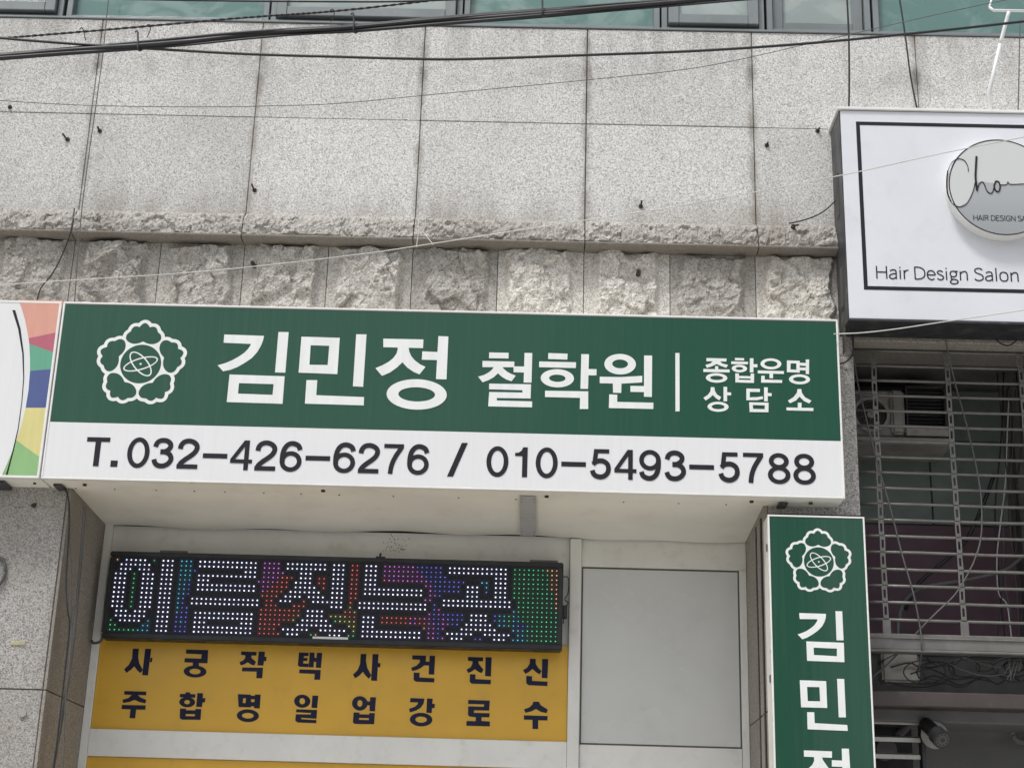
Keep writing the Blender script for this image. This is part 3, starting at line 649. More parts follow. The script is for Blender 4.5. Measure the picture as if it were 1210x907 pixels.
MB().tube(curve([(.163, .86, 3.37), (.19, .85, 3.36), (.19, .86, 3.28), (.172, .85, 3.24), (.19, .85, 3.22), (.175, .84, 3.18), (.165, .84, 3.1)]), .003, 5).build('power_lead', 'cable', led)
q = MB().tube(curve([(-2.40, .83, 2.96), (-2.42, .84, 2.93), (-2.46, .86, 2.925), (-2.478, .88, 2.94)]), .008, 6).build('power_lead', 'cable_grey', led)

q = MB(); rr = random.Random(12)
for _ in range(60):
    X, Z = P(rr.gauss(466, 7), 652-abs(rr.gauss(0, 10)), FY+.015); e = rr.uniform(.0012, .0034)
    q.add([(X+e*math.cos(t*1.05), FY+.0145, Z+e*math.sin(t*1.05)) for t in range(6)], [tuple(range(6))])
o = q.build('dirt_specks', 'rust', shop); o['kind'] = 'stuff'
X, Z = P(449, 655, .82); q = MB().box(X-.022, X+.03, .81, .85, 3.438, 3.449); q.tube([(X, .82, 3.448), (X+.004, .82, 3.47)], .006, 6); q.build('top_clip', 'black', led)
# ------------------------------------------------------------------ main signboard
def signbox(root, x0, x1, z0, z1, yf, yb, edge=.016, body='cream_metal'):
    bx('body', body, root, x0+.001, x1-.001, yf+.006, yb, z0+.002, z1-.002, bevel=.003)
    f = MB()
    f.box(x0, x1, yf-.002, yf+.03, z1-edge, z1); f.box(x0, x1, yf-.002, yf+.03, z0, z0+edge)
    f.box(x0, x0+edge, yf-.0025, yf+.03, z0+edge, z1-edge); f.box(x1-edge, x1, yf-.0025, yf+.03, z0+edge, z1-edge)
    return f
ms = thing('shop_signboard', (-.495, .1, 3.64), 'long green and white signboard with large white lettering and phone numbers', 'sign')
SX0, SX1, SZ0, SZ1, SM = -2.590, 1.596, 3.640, 4.632, 3.951
signbox(ms, SX0, SX1, SZ0, SZ1, 0, .2, .011).build('frame', 'edge_white', ms, bevel=.002)
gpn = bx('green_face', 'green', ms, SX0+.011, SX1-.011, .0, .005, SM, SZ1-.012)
wpn = bx('white_face', 'face_white', ms, SX0+.011, SX1-.011, .0005, .005, SZ0+.012, SM-.0008)
bx('shadow_gap', 'gasket', ms, SX0+.011, SX1-.011, -.001, .003, SZ1-.0165, SZ1-.0115)
ink = Ink(0)
ink.reg(250, 385, 8.067)
ink.poly((122,82),(500,95),(490,140),(470,190),(435,250),(385,305),(320,350),(250,390),(180,418),(110,432),(58,375),(130,355),(200,325),(260,292),(310,258),(345,222),(365,195),(378,172),(115,160))
ink.poly((638,58),(735,60),(703,445),(605,443)).hole(((172,463),(697,480),(677,742),(145,725)),((262,545),(592,555),(582,657),(252,645)))
ink.hole(((857,103),(1222,114),(1199,459),(830,445)),((945,185),(1122,190),(1107,373),(933,370))).poly((905,516),(1008,517),(998,660),(1454,678),(1451,757),(890,740))
ink.reg(390, 385, 8.067)
ink.poly((250,80),(348,82),(316,580),(218,575)).poly((508,122),(890,130),(886,212),(508,203))
ink.poly((645,200),(750,205),(755,245),(775,290),(810,330),(860,368),(910,390),(853,462),(800,440),(740,400),(690,347),(640,395),(570,445),(495,476),(433,403),(500,375),(560,342),(605,305),(635,262),(645,225))
ink.poly((880,243),(1030,250),(1022,326),(875,322)).poly((1033,98),(1128,102),(1110,510),(1010,507)).ring(826,653,287,145,175,68)
ink.reg(560, 405, 10.075)
ink.poly((182,115),(413,120),(412,187),(180,183)).poly((102,215),(482,223),(480,290),(102,288))
ink.poly((238,280),(340,283),(345,300),(390,340),(440,368),(498,390),(448,457),(385,435),(330,402),(287,362),(235,410),(170,445),(103,469),(50,402),(120,382),(170,355),(210,325),(232,295))
ink.poly((472,280),(600,282),(597,353),(472,350)).poly((603,120),(695,122),(686,473),(592,472))
ink.poly((182,485),(680,494),(675,662),(273,655),(273,686),(693,697),(692,767),(170,755),(182,585),(578,592),(578,563),(180,552))
ink.poly((887,122),(1115,130),(1112,200),(883,192)).poly((777,222),(1216,232),(1213,300),(777,290)).ring(993,422,198,108,98,43)
ink.reg(670, 405, 10.075)
ink.poly((170,135),(262,137),(250,548),(160,547)).poly((250,312),(353,315),(350,388),(250,387)).poly((-261,570),(252,578),(252,787),(152,787),(155,655),(-262,645))
ink.ring(632,255,188,122,94,52,(632,252)).poly((390,403),(640,407),(895,393),(895,470),(650,485),(390,480)).poly((545,478),(648,478),(645,595),(548,593))
ink.poly((918,150),(1013,152),(1010,643),(916,640)).poly((755,512),(920,515),(920,586),(755,583)).poly((503,613),(598,617),(597,703),(1028,712),(1027,787),(498,775))
ink.reg(825, 415, 8.521)
ink.poly((83,68),(285,73),(283,103),(83,100)).poly((150,98),(218,100),(240,122),(300,138),(283,166),(235,150),(185,128),(135,152),(88,167),(73,138),(125,122)).poly((170,150),(202,150),(202,188),(170,188)).poly((52,178),(316,184),(316,213),(52,208)).ring(185,268,108,48,65,22)
ink.poly((370,67),(462,70),(462,93),(370,91)).poly((333,102),(502,107),(500,131),(333,129)).ring(415,173,77,38,38,15).poly((520,70),(556,70),(556,212),(520,212)).poly((552,130),(597,130),(596,162),(552,160))
ink.poly((373,222),(410,222),(410,313),(375,313)).poly((528,224),(563,224),(562,318),(526,317)).poly((405,248),(530,251),(530,274),(405,271)).poly((405,286),(530,290),(530,317),(405,314))
ink.ring(732,127,105,55,66,30).poly((600,193),(864,200),(862,228),(600,222)).poly((718,222),(753,222),(753,272),(718,270)).poly((635,247),(670,247),(668,285),(845,290),(844,318),(633,315))
ink.hole(((893,92),(1022,97),(1022,215),(893,210)),((930,122),(988,124),(988,186),(928,183))).poly((1083,82),(1117,83),(1115,230),(1083,228)).poly((1018,115),(1087,118),(1087,146),(1018,143)).poly((1018,163),(1087,165),(1087,192),(1018,190)).ring(1020,282,106,50,65,24)
ink.poly((128,360),(163,362),(168,400),(190,435),(232,462),(212,492),(180,472),(147,440),(115,470),(75,495),(53,468),(95,440),(122,405)).poly((255,357),(291,358),(291,503),(255,502)).poly((287,412),(332,415),(330,444),(287,442)).ring(200,558,106,50,64,25)
ink.poly((485,375),(622,378),(620,410),(520,408),(519,463),(590,462),(650,453),(652,480),(590,492),(485,492)).poly((663,362),(700,364),(700,503),(663,502)).poly((696,420),(740,422),(738,452),(696,450)).hole(((513,513),(708,517),(707,613),(518,611)),((550,541),(670,545),(669,583),(552,580)))
ink.poly((1000,380),(1038,380),(1042,415),(1075,462),(1140,497),(1118,524),(1065,500),(1020,455),(985,495),(925,522),(903,497),(960,460),(995,415)).poly((1003,517),(1040,517),(1040,570),(1003,570)).poly((888,565),(1160,570),(1158,600),(890,594))
ink.reg(790, 300, 2.879).poly((23,337),(37,337),(37.5,535),(23.5,535))
ink.letters([(297,435),(396,436),(487,439),(600,450),(669,450),(734,452),(800,451),(847,437),(880,437),(912,438),(944,439),(848,472),(896,472),(945,473)], 'letter_white', gpn)
tx = MB(); zb = P(163, 552.2, 0)[1]; zt = P(163, 517, 0)[1]
for ch, cx_, wd in (('T',115,27),('.',136.3,8),('0',163.6,26),('3',192.5,25),('2',222.4,25.5),('-',254.3,28.5),('4',285.5,25.5),('2',314.2,25.5),('6',343.9,25.5),('-',375.7,28.5),('6',407,25.5),('2',436,25),('7',465.3,23.5),('6',494.2,25),('/',540.5,22.5),('0',587.8,25.5),('1',615.8,14.5),('0',646,25.5),('-',677.8,28.5),('5',709.5,24),('4',739,25.5),('9',768,25),('3',797.6,24.5),('-',829,28.5),('5',861.3,24.5),('7',890.4,24),('8',920.4,26),('8',950.4,26)):
    yc = 534.5+(cx_-163)*.0232
    tx = MB(); X = P(cx_, yc, 0)[0]; hw = wd*.00451/2
    if ch == '-': zc = P(cx_, yc+1.8, 0)[1]; tx.box(X-hw, X+hw, -.0015, 0, zc-.0128, zc+.0128)
    elif ch == '.': tx.box(X-hw, X+hw, -.0015, 0, zb+.001, zb+.035)
    elif ch == 'T': tx.box(X-hw, X+hw, -.0015, 0, zt-.027, zt-.003); tx.box(X-.0145, X+.0145, -.0016, 0, zb+.002, zt-.004)
    elif ch == '/': tx.prism([(X-hw, zb-.006), (X-hw+.031, zb-.006), (X+hw, zt+.016), (X+hw-.031, zt+.016)], -.0015, 0)
    else: digit(tx, ch, X-hw, X+hw, zb, zt, -.0016)
    tx.build('figure', 'letter_dark', wpn)

def emblem(parent, cx, cz, s, Y, gmat, tag='emblem'):
    def arc(p, q, bulge, m=9):
        dx, dy = q[0]-p[0], q[1]-p[1]; L = math.hypot(dx, dy)
        return [(p[0]+dx*t+dy/L*bulge*4*t*(1-t), p[1]+dy*t-dx/L*bulge*4*t*(1-t)) for t in (i/m for i in range(m))]
    big = [(p.x, p.y) for p in curve([(0,2.05,0), (-.40,1.87,0), (-.85,1.83,0), (-1.24,1.97,0), (-1.50,2.27,0), (-1.46,2.66,0), (-1.16,2.96,0)], 4)][:-1]
    left = big+arc((-1.16,2.96), (-.44,3.36), -.25)+arc((-.44,3.36), (.44,3.36), -.38, 10)[:5]
    petal = left+[(0, 3.74)]+[(-x, y) for x, y in left[:0:-1]]
    n = len(petal); ar = sum(petal[i][0]*petal[(i+1) % n][1]-petal[(i+1) % n][0]*petal[i][1] for i in range(n)); sg = 1 if ar > 0 else -1
    fat = []
    for i in range(n):
        a, b = petal[i-1], petal[(i+1) % n]; dx, dy = b[0]-a[0], b[1]-a[1]; L = math.hypot(dx, dy) or 1
        fat.append((petal[i][0]+sg*dy/L*.31, petal[i][1]-sg*dx/L*.31))
    em = MB()
    def put(pl, ang, y, mi):
        c, s_ = math.cos(ang), math.sin(ang)
        em.prism([(cx+(x*c-z*s_)*s, cz+(x*s_+z*c)*s) for x, z in pl], y, Y, mi)
    for kq in range(5):
        c, s_ = math.cos(kq*math.pi*.4), math.sin(kq*math.pi*.4); yk = Y-.0006-.00012*kq
        tr = lambda p, d=0: (cx+(p[0]*c-p[1]*s_)*s, yk-d, cz+(p[0]*s_+p[1]*c)*s)
        for i in range(n):
            j = (i+1) % n; d = .00004*(i % 6)
            em.add([tr(petal[i], d), tr(petal[j], d), tr(fat[j], d), tr(fat[i], d)], [(0, 1, 2, 3)])
            hx_ = petal[i]; d += .0001; em.add([tr(hx_, d)]+[tr((hx_[0]+.31*math.cos(t*math.pi/5), hx_[1]+.31*math.sin(t*math.pi/5)), d) for t in range(10)], [(0, 1+t, 1+(t+1) % 10) for t in range(10)])
    pent = [(2.42*math.sin(i*math.pi*.2), 2.42*math.cos(i*math.pi*.2)) if i % 2 else (2.08*math.sin(i*math.pi*.2), 2.08*math.cos(i*math.pi*.2)) for i in range(10)]
    put(pent, 0, Y-.0018, 0)
    for kq in range(5): put(petal, kq*math.pi*.4, Y-.0022, 1)
    put([(1.75*math.cos(2*math.pi*i/48), 1.75*math.sin(2*math.pi*i/48)) for i in range(48)], 0, Y-.0024, 1)
    for q_, (ang, a_, b_) in enumerate(((math.radians(19), 1.52, .55), (math.radians(-48), 1.38, .62))):
        N = 48; pts = []
        for i in range(N):
            t = 2*math.pi*i/N
            for g_ in (0, .115):
                x, z = (a_-g_)*math.cos(t), (b_-g_)*math.sin(t); pts.append((cx+(x*math.cos(ang)-z*math.sin(ang))*s, Y-.0027-.0002*q_, cz+(x*math.sin(ang)+z*math.cos(ang))*s))
        em.add(pts, [(2*i, 2*((i+1) % N), 2*((i+1) % N)+1, 2*i+1) for i in range(N)], 0)
    put([(.1*math.cos(i), .1*math.sin(i)) for i in range(6)], 0, Y-.0027, 0)
    return em.build(tag, ['letter_white', gmat], parent)
ex_, ez_ = P(166.3, 430, 0)
emblem(gpn, ex_, ez_, .0625, 0, 'green')
for x, y in ((100, 574), (382, 577), (646, 584), (888, 589), (958, 592)):
    X, Z = P(x, y, .1); MB().tube([(X, .1, SZ0+.003), (X, .1, SZ0-.008)], .011, 8).build('bolt_head', 'rust', ms)
for x, y in ((71, 569), (924, 592)):
    X, Z = P(x, y, .14); bx('hanger_clamp', 'dark_side', ms, X-.022, X+.025, .10, .195, SZ0-.014, SZ0+.001, bevel=.003)
rr = random.Random(9); rv = MB()
for x in [90, 136, 185, 230, 266, 312, 356, 401, 465, 542, 610, 737, 802, 858]:
    X, Z = P(x, 578+(x-400)*.023, .18); MB().tube([(X, .185, SZ0+.002), (X, .185, SZ0-.003)], .0036, 6).build('rivet', 'rust', ms)

# ------------------------------------------------------------------ neighbour sign on the left
ls = thing('left_signboard', (-3.4, .1, 3.64), 'white signboard with a black curve and stacked coloured segments, cut off at the left edge', 'sign')
signbox(ls, -4.35, -2.598, SZ0, SZ1, 0, .2, .014).build('frame', 'edge_white', ls, bevel=.002)
lw = bx('white_face', 'face_white', ls, -4.336, -2.612, 0, .005, SZ0+.014, SZ1-.014)
def lp(*p): return [P(a/3.489, 340+b/3.489, 0) for a, b in p]
segs = [('salmon', [(76,50),(260,52),(236,183),(118,208),(103,130),(88,80)]), ('rose', [(118,208),(236,183),(224,267),(121,231)]), ('mint', [(121,231),(224,267),(213,335),(124,342),(124,290)]),
        ('blue', [(124,342),(213,335),(190,494),(106,494),(118,420)]), ('lemon', [(106,494),(190,494),(164,697),(68,628),(88,565)]), ('leaf', [(68,628),(164,697),(153,772),(8,772),(40,700)])]
for nm, pl in segs: MB().prism(lp(*pl), -.0012, 0).build('colour_segment', nm, lw)
pts = [(57,92),(80,170),(95,270),(98,370),(90,470),(75,580),(55,670),(28,770)]
wid = [6, 5, 3.2, 1.8, 1.3, 1.6, 2.6, 4]
L_ = [(x-w_, y) for (x, y), w_ in zip(pts, wid)]; R_ = [(x+w_, y) for (x, y), w_ in zip(pts, wid)]
MB().prism(lp(*(L_+R_[::-1])), -.0016, 0).build('black_curve', 'letter_dark', lw)
X, Z = P(8, 560, .14); bx('hanger_clamp', 'dark_side', ls, -2.90, -2.80, .06, .195, SZ0-.02, SZ0+.001, bevel=.003)
X, Z = P(42, 563, .1); MB().tube([(X, .1, SZ0+.003), (X, .1, SZ0-.006)], .008, 8).build('bolt_head', 'rust', ls)

# ------------------------------------------------------------------ vertical sign
vs_ = thing('vertical_signboard', (1.446, .1, 1.0), 'tall narrow green signboard with emblem and white lettering on the right pilaster', 'sign')
VX0, VX1, VZ0, VZ1, VY = 1.197, 1.696, 1.0, 3.553, .03
signbox(vs_, VX0, VX1, VZ0, VZ1, VY, .197, .009, body='edge_white').build('frame', 'edge_white', vs_, bevel=.0015)
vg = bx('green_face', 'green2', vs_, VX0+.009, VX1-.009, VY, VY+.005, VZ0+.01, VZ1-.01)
ink = Ink(VY).reg(930, 710, 11.3375)
ink.poly((163,157),(522,168),(518,220),(500,280),(465,340),(410,395),(340,445),(270,485),(205,508),(142,443),(210,420),(270,392),(325,355),(370,315),(400,270),(408,240),(170,237)).poly((648,132),(738,134),(757,522),(663,522)).hole(((258,536),(760,555),(768,815),(268,796)),((355,620),(667,633),(667,735),(360,718)))
ink.reg(930, 785, 11.3375).hole(((170,205),(523,218),(538,577),(188,567)),((267,295),(433,298),(442,488),(277,485))).poly((670,187),(765,190),(788,703),(693,702)).poly((268,633),(363,634),(370,780),(805,805),(813,884),(275,862))
ink.reg(930, 860, 11).poly((218,285),(583,298),(583,382),(220,366)).poly((350,362),(450,366),(465,410),(500,460),(540,517),(600,560),(640,585),(585,650),(500,600),(412,510),(330,590),(240,650),(175,580),(280,517),(330,470),(352,420)).poly((582,412),(720,418),(723,500),(582,495)).poly((710,262),(803,264),(830,690),(725,690)).ring(500,830,270,140,165,65)
ink.letters([(970,752),(974,832),(978,905)], 'letter_white', vg)
X, Z = P(967.5, 663.5, VY); emblem(vg, X, Z, .0435, VY, 'green2')
for z in (3.37, 2.7): bx('hinge_clip', 'dark_side', vs_, VX0-.003, VX0+.002, .06, .09, z, z+.035)

# ------------------------------------------------------------------ hair salon sign
ss = thing('salon_signboard', (2.65, .07, 4.61), 'white hair salon light box with black border and round plaque, upper right', 'sign')
HX0, HX1, HZ0, HZ1, HY = 1.640, 3.72, 4.605, 5.876, -.06
bx('body', 'dark_side', ss, HX0, HX1, HY+.004, .19, HZ0-.0, HZ1-.012, bevel=.003)
hf = bx('white_face', 'salon_white', ss, HX0+.006, HX1, HY-.004, HY+.0035, HZ0+.011, HZ1-.016, bevel=.002)
f = MB(); f.box(HX0-.004, HX1, HY-.010, HY+.003, HZ0-.004, HZ0+.010); f.build('bottom_trim', 'dark_side', ss, bevel=.003)
MB().box(HX0-.012, HX1, HY-.016, .20, HZ1-.012, HZ1+.004).build('top_flashing', 'edge_white', ss, bevel=.002)
b = MB(); bx0, bx1, bz0, bz1, bt = 1.730, 3.63, 4.782, 5.792, .021; y = HY-.0055
b.box(bx0, bx1, y, HY-.004, bz1-bt, bz1); b.box(bx0, bx1, y, HY-.004, bz0, bz0+bt); b.box(bx0, bx0+bt, y, HY-.004, bz0+bt, bz1-bt); b.box(bx1-bt, bx1, y, HY-.004, bz0+bt, bz1-bt)
b.build('border', 'letter_dark', hf)
tx = MB(); Xa, Za = P(1034, 331, HY); Xb, Zb = P(1210, 337, HY)
hz0 = P(1036, 329.5, HY)[1]; hz1 = P(1036, 314.5, HY)[1]
e1 = line_text(tx, 'Hair Design Salon', P(1034, 322, HY)[0], hz0, hz1-hz0, HY-.0058, .092, 1.275, 'letter_dark', hf)
print('salon text end', e1, 'target', P(1207, 325, HY)[0])
PX_, PZ_ = P(1183.5, 221, HY-.07); PR = .292; PY = HY-.07
pq = MB().cyl((PX_, PZ_), PR, PY, HY-.0045, 72).build('plaque', 'edge_white', ss, bevel=0)
fa = MB(); N = 72; yy = PY-.0015; R1 = PR-.006
seam = P(1183, 218.5, PY)[1]-PZ_; th = math.asin(seam/R1)
up_ = [(PX_+R1*math.cos(t), PZ_+R1*math.sin(t)) for t in [th+(math.pi-2*th)*i/40 for i in range(41)]]
lo_ = [(PX_+R1*math.cos(t), PZ_+R1*math.sin(t)) for t in [math.pi-th+(math.pi+2*th)*i/40 for i in range(41)]]
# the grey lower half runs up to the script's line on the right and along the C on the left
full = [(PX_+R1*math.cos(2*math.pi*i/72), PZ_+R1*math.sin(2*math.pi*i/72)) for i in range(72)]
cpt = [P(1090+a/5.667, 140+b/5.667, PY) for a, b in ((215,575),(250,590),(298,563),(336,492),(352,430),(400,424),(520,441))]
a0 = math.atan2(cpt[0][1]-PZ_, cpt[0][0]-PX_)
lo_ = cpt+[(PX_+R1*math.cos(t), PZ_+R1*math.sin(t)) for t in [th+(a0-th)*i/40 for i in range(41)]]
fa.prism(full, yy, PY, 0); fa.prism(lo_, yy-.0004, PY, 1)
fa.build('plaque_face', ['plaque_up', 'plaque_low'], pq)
rg = MB(); pts = []
for i in range(N):
    t = 2*math.pi*i/N
    for q_ in (R1+.001, R1-.005): pts.append((PX_+q_*math.cos(t), yy-.0012, PZ_+q_*math.sin(t)))
rg.add(pts, [(2*i, 2*((i+1) % N), 2*((i+1) % N)+1, 2*i+1) for i in range(N)]); rg.build('plaque_ring', 'letter_dark', pq)
def pl3(p, Y): return [P3(1090+a/5.667, 140+b/5.667, Y) for a, b in p]
sg_ = MB(); ys = yy-.002
for pts_, r_ in (([(308,355),(302,315),(275,278),(232,272),(192,302),(168,370),(163,450),(172,520),(203,572),(250,592),(300,565),(338,490),(352,430)], .0022), ([(170,350),(163,420),(168,500),(190,555)], .0042), ([(362,255),(358,330),(356,400),(366,483)], .0058), ([(366,483),(380,440),(400,425),(415,442),(432,485),(455,502),(472,488),(485,440),(497,418)], .0030), ([(492,418),(480,450),(490,482),(508,490),(520,465),(514,430),(494,418)], .0042), ([(518,445),(545,445),(566,440),(573,424),(580,438),(610,441),(690,437),(740,430),(760,400)], .0022)):
    sg_.tube([Vector(q) for q in curve(pl3(pts_, ys), 5)], r_, 6)
sg_.build('script_lettering', 'letter_dark', pq)
tx = MB(); z0 = P(1151, 260.5, PY)[1]; z1 = P(1151, 254.3, PY)[1]
line_text(tx, 'HAIR DESIGN SALON', P(1149.5, 257, PY)[0], z0, z1-z0, yy-.002, .11, 1.2, 'letter_dark', pq)
vt = MB()
for i in range(24):
    for (za, n_) in ((5.52, 0), (4.95, 0), (4.72, 0)):
        z = za-i*.011
        vt.box(HX0-.004, HX0+.001, .03, .10, z, z+.005)
vt.build('side_vents', 'gasket', ss)['kind'] = 'stuff'
# white pipe arm above it
q = MB(); Ya = .05
arm = [P3(1192, 14, -.15), P3(1182, 52, -.10), P3(1169, 108, -.03), P3(1170, 132, .03)]
q.tube(curve([arm[0], arm[1]])[:], .011, 8); q.tube([arm[1], arm[2], arm[3]], .011, 8)
q.tube([P3(1169, 9, -.15), P3(1174, 12.5, -.15), P3(1230, 13.5, -.15)], .008, 8); q.tube([P3(1169, 9, -.15), P3(1175, -12, .10), (arm[0][0]-.02, .2, 6.78)], .006, 8)
q.tube([P3(1230, 13.5, -.15), (arm[0][0]+.3, .2, 6.75)], .006, 8)
single(q, 'pipe_bracket', 'letter_white', 'bent white pipe arm holding the top of the salon light box', 'bracket', smooth=True)

# ------------------------------------------------------------------ right opening: grille, back area
GY = .35
gr = thing('pipe_grille', (2.35, GY, 2.95), 'weathered steel pipe shutter grille closing the dark opening on the right', 'grille')
rod_y = [414.2, 431.8, 449.4, 467, 484.8, 503.0, 521.2, 539.5, 557.8, 576.2, 595, 613.8, 632.6, 652, 671.5, 691.2, 711, 731]
RZ = [P(1030, y, GY)[1] for y in rod_y]
for i, z in enumerate(RZ):
    sg = random.uniform(-.003, .003)
    MB().tube([(1.705, GY, z), (2.05, GY, z+sg), (2.45, GY, z-.002), (3.02, GY, z+sg)], .0085, 8).build('pipe', 'steel', gr, smooth=True)
CXs = [P(1033.5, 470, GY)[0], P(1121, 470, GY)[0], P(1208, 470, GY)[0], P(1208, 470, GY)[0]+.42]
def link_mesh():
    m_ = MB(); w_, hgt = .0145, (RZ[0]-RZ[1]); y0, y1 = -.013, -.010; hw, hh = .006, hgt*.25
    a, b = -w_, w_; z0, z1 = -hgt/2+.002, hgt/2-.002
    m_.box(a, -hw, y0, y1, z0, z1); m_.box(hw, b, y0, y1, z0, z1); m_.box(-hw, hw, y0, y1, z0, -hh); m_.box(-hw, hw, y0, y1, hh, z1)
    return m_
lk0 = None
for ci, cx_ in enumerate(CXs):
    for i in range(len(RZ)-1):
        zc = (RZ[i]+RZ[i+1])/2
        if lk0 is None:
            m_ = link_mesh(); m_.v = [(v[0]+gr.location.x, v[1]+gr.location.y, v[2]+gr.location.z) for v in m_.v]
            lk0 = m_.build('link_plate', 'steel', gr, bevel=.0006); o = lk0
        else:
            o = lk0.copy(); col.objects.link(o); o.parent = gr
        o.location = (cx_-gr.location.x+random.uniform(-.002, .002), random.uniform(-.001, .001), zc-gr.location.z)
        o.rotation_euler = (0, random.uniform(-.03, .03), 0)
    bx('end_clip', 'steel', gr, cx_-.022, cx_+.022, GY-.02, GY-.012, RZ[-1]-.10, RZ[-1]-.005, bevel=.002)
zr = P(1030, 752, GY)[1]
q = MB(); q.box(1.712, 3.02, GY-.03, GY+.03, zr-.068, zr+.016); q.box(1.712, 3.02, GY-.045, GY+.035, zr-.082, zr-.068); q.box(1.712, 3.02, GY-.038, GY-.03, zr-.012, zr-.004)
q.build('bottom_rail', 'steel', gr, bevel=.004)
bx('guide_channel', 'cctv', gr, 1.7185, 1.732, GY-.03, GY+.03, zr+.018, 4.6)
bx('guide_channel', 'steel', gr, 2.985, 2.999, GY-.03, GY+.03, zr+.018, 4.6)

BY = 1.15
inn = thing('service_recess', (2.35, BY, 0), 'dark recess behind the pipe grille with sage and maroon boards on its back wall', 'recess')
bx('back_wall', 'dark_wall', inn, 1.718, 2.999, BY+.03, BY+.2, 0, 4.79)
bx('ceiling', 'dark_wall', inn, 1.718, 2.999, .605, BY+.03, 4.66, 4.79)
zs = P(1100, 619, BY)[1]; z5 = P(1100, 521, BY)[1]; xs = P(1100, 570, BY)[0]; xe = P(1192, 570, BY)[0]; zt = P(1140, 462, BY)[1]
bx('sage_board', 'sage', inn, 1.72, xs-.004, BY, BY+.02, zs, z5, bevel=.003)
bx('sage_board', 'sage', inn, xs+.004, xe, BY, BY+.02, zs, z5, bevel=.003)
xm = P(1123, 500, BY)[0]
bx('sage_board', 'sage', inn, xm, xe, BY, BY+.02, z5+.006, zt, bevel=.003)
zm = P(1100, 752, BY)[1]
bx('maroon_board', 'maroon', inn, 1.72, xe, BY, BY+.02, zm-.1, zs-.006, bevel=.003)
bx('maroon_board', 'maroon', inn, xe+.006, 2.995, BY+.012, BY+.02, zm-.1, zs-.006)
bx('corner_post', 'dark_wall', inn, xe+.03, xe+.14, BY-.08, BY+.01, 2.7, 4.655, bevel=.01)
zg = P(1140, 845, BY)[1]
bx('render_panel', 'grey_wall', inn, 1.72, 2.995, BY-.15, BY+.02, .0, zg)

def fan_ring(mb, c, r0, r1, y, n=40):
    v = []
    for i in range(n):
        t = 2*math.pi*i/n
        v += [(c[0]+r0*math.cos(t), y, c[1]+r0*math.sin(t)), (c[0]+r1*math.cos(t), y, c[1]+r1*math.sin(t)), (c[0]+r1*math.cos(t), y+.03, c[1]+r1*math.sin(t))]
    mb.add(v, [t for i in range(n) for t in ((3*i, 3*((i+1) % n), 3*((i+1) % n)+1, 3*i+1), (3*i+1, 3*((i+1) % n)+1, 3*((i+1) % n)+2, 3*i+2))])
AY = .80
ac = thing('outdoor_unit', (1.95, AY, 3.9), 'grimy white air conditioner outdoor unit with round fan, behind the grille', 'air conditioner')
ax0, az0 = P(1010, 512, AY); ax1, az1 = P(1055, 462, AY); axb = P(1070, 480, AY)[0]
az1 = P(1040, 462, AY)[1]; az0 = P(1040, 508, AY)[1]
fc = P(1030, 488.5, AY); fr_ = .108
q = MB(); q.box(1.722, axb, AY+.035, AY+.30, az0-.03, az1+.02); q.build('casing', 'ac_white', ac, bevel=.012, smooth=False)
q = MB(); fan_ring(q, fc, fr_, fr_-.018, AY+.005); q.build('fan_ring', 'ac_white', ac)
MB().cyl(fc, fr_-.012, AY+.033, AY+.036, 32).build('fan_opening', 'black', ac)
q = MB().cyl(fc, .022, AY+.01, AY+.034, 16).build('fan_hub', 'ac_white', ac)
q = MB()
for kq in range(6):
    a = kq*math.pi/3+.3; q.tube([(fc[0], AY+.012, fc[1]), (fc[0]+math.cos(a)*(fr_-.018), AY+.012, fc[1]+math.sin(a)*(fr_-.018))], .003, 4)
for rr_ in (.035, .055, .075): q.tube([(fc[0]+rr_*math.cos(t), AY+.012, fc[1]+rr_*math.sin(t)) for t in [2*math.pi*i/24 for i in range(25)]], .0015, 4)
q.build('fan_guard', 'cable_grey', ac)
pd = MB(); x0_, x1_ = P(1053, 480, AY)[0], P(1069, 480, AY)[0]
pd.box(x0_, x1_, AY+.0, AY+.034, az0-.02, az1+.012); pd.build('corner_pillar', 'ac_white', ac, bevel=.014, seg=3)
ac2 = thing('louvred_unit', (2.15, AY, 3.9), 'dark louvred ventilation unit on a pale ledge beside the round fan', 'air conditioner')
x0_, x1_ = P(1073, 480, AY)[0], P(1116, 480, AY)[0]; z0_, z1_ = P(1090, 502, AY)[1], P(1090, 458, AY)[1]
q = MB(); q.box(x0_, x1_, AY+.05, AY+.3, z0_, z1_); q.build('casing', 'cctv', ac2)
for i in range(9):
    z = z1_-.012-i*.023
    MB().add([(x0_, AY+.045, z), (x1_, AY+.045, z), (x1_, AY+.015, z-.012), (x0_, AY+.015, z-.012), (x0_, AY+.045, z-.003), (x1_, AY+.045, z-.003), (x1_, AY+.018, z-.015), (x0_, AY+.018, z-.015)], [(0, 1, 2, 3), (3, 2, 6, 7), (4, 7, 6, 5)]).build('louvre', 'dark_side', ac2)
f = MB(); f.box(x0_-.012, x0_, AY+.0, AY+.3, z0_-.01, z1_+.01); f.box(x1_, x1_+.012, AY+.0, AY+.3, z0_-.01, z1_+.01); f.box(x0_, x1_, AY+.001, AY+.3, z1_, z1_+.012); f.build('frame', 'dark_side', ac2, bevel=.002)
zz = P(1090, 509, AY)[1]; bx('ledge', 'ac_white', ac2, x0_-.02, x1_+.015, AY-.01, AY+.3, zz-.03, z0_-.012, bevel=.004)
shf = MB().box(1.722, x1_+.03, AY-.02, BY, az0-.085, az0-.045); single(shf, 'shelf_beam', 'concrete', 'dark stained shelf carrying the two air conditioning units behind the grille', 'shelf', bevel=.004)

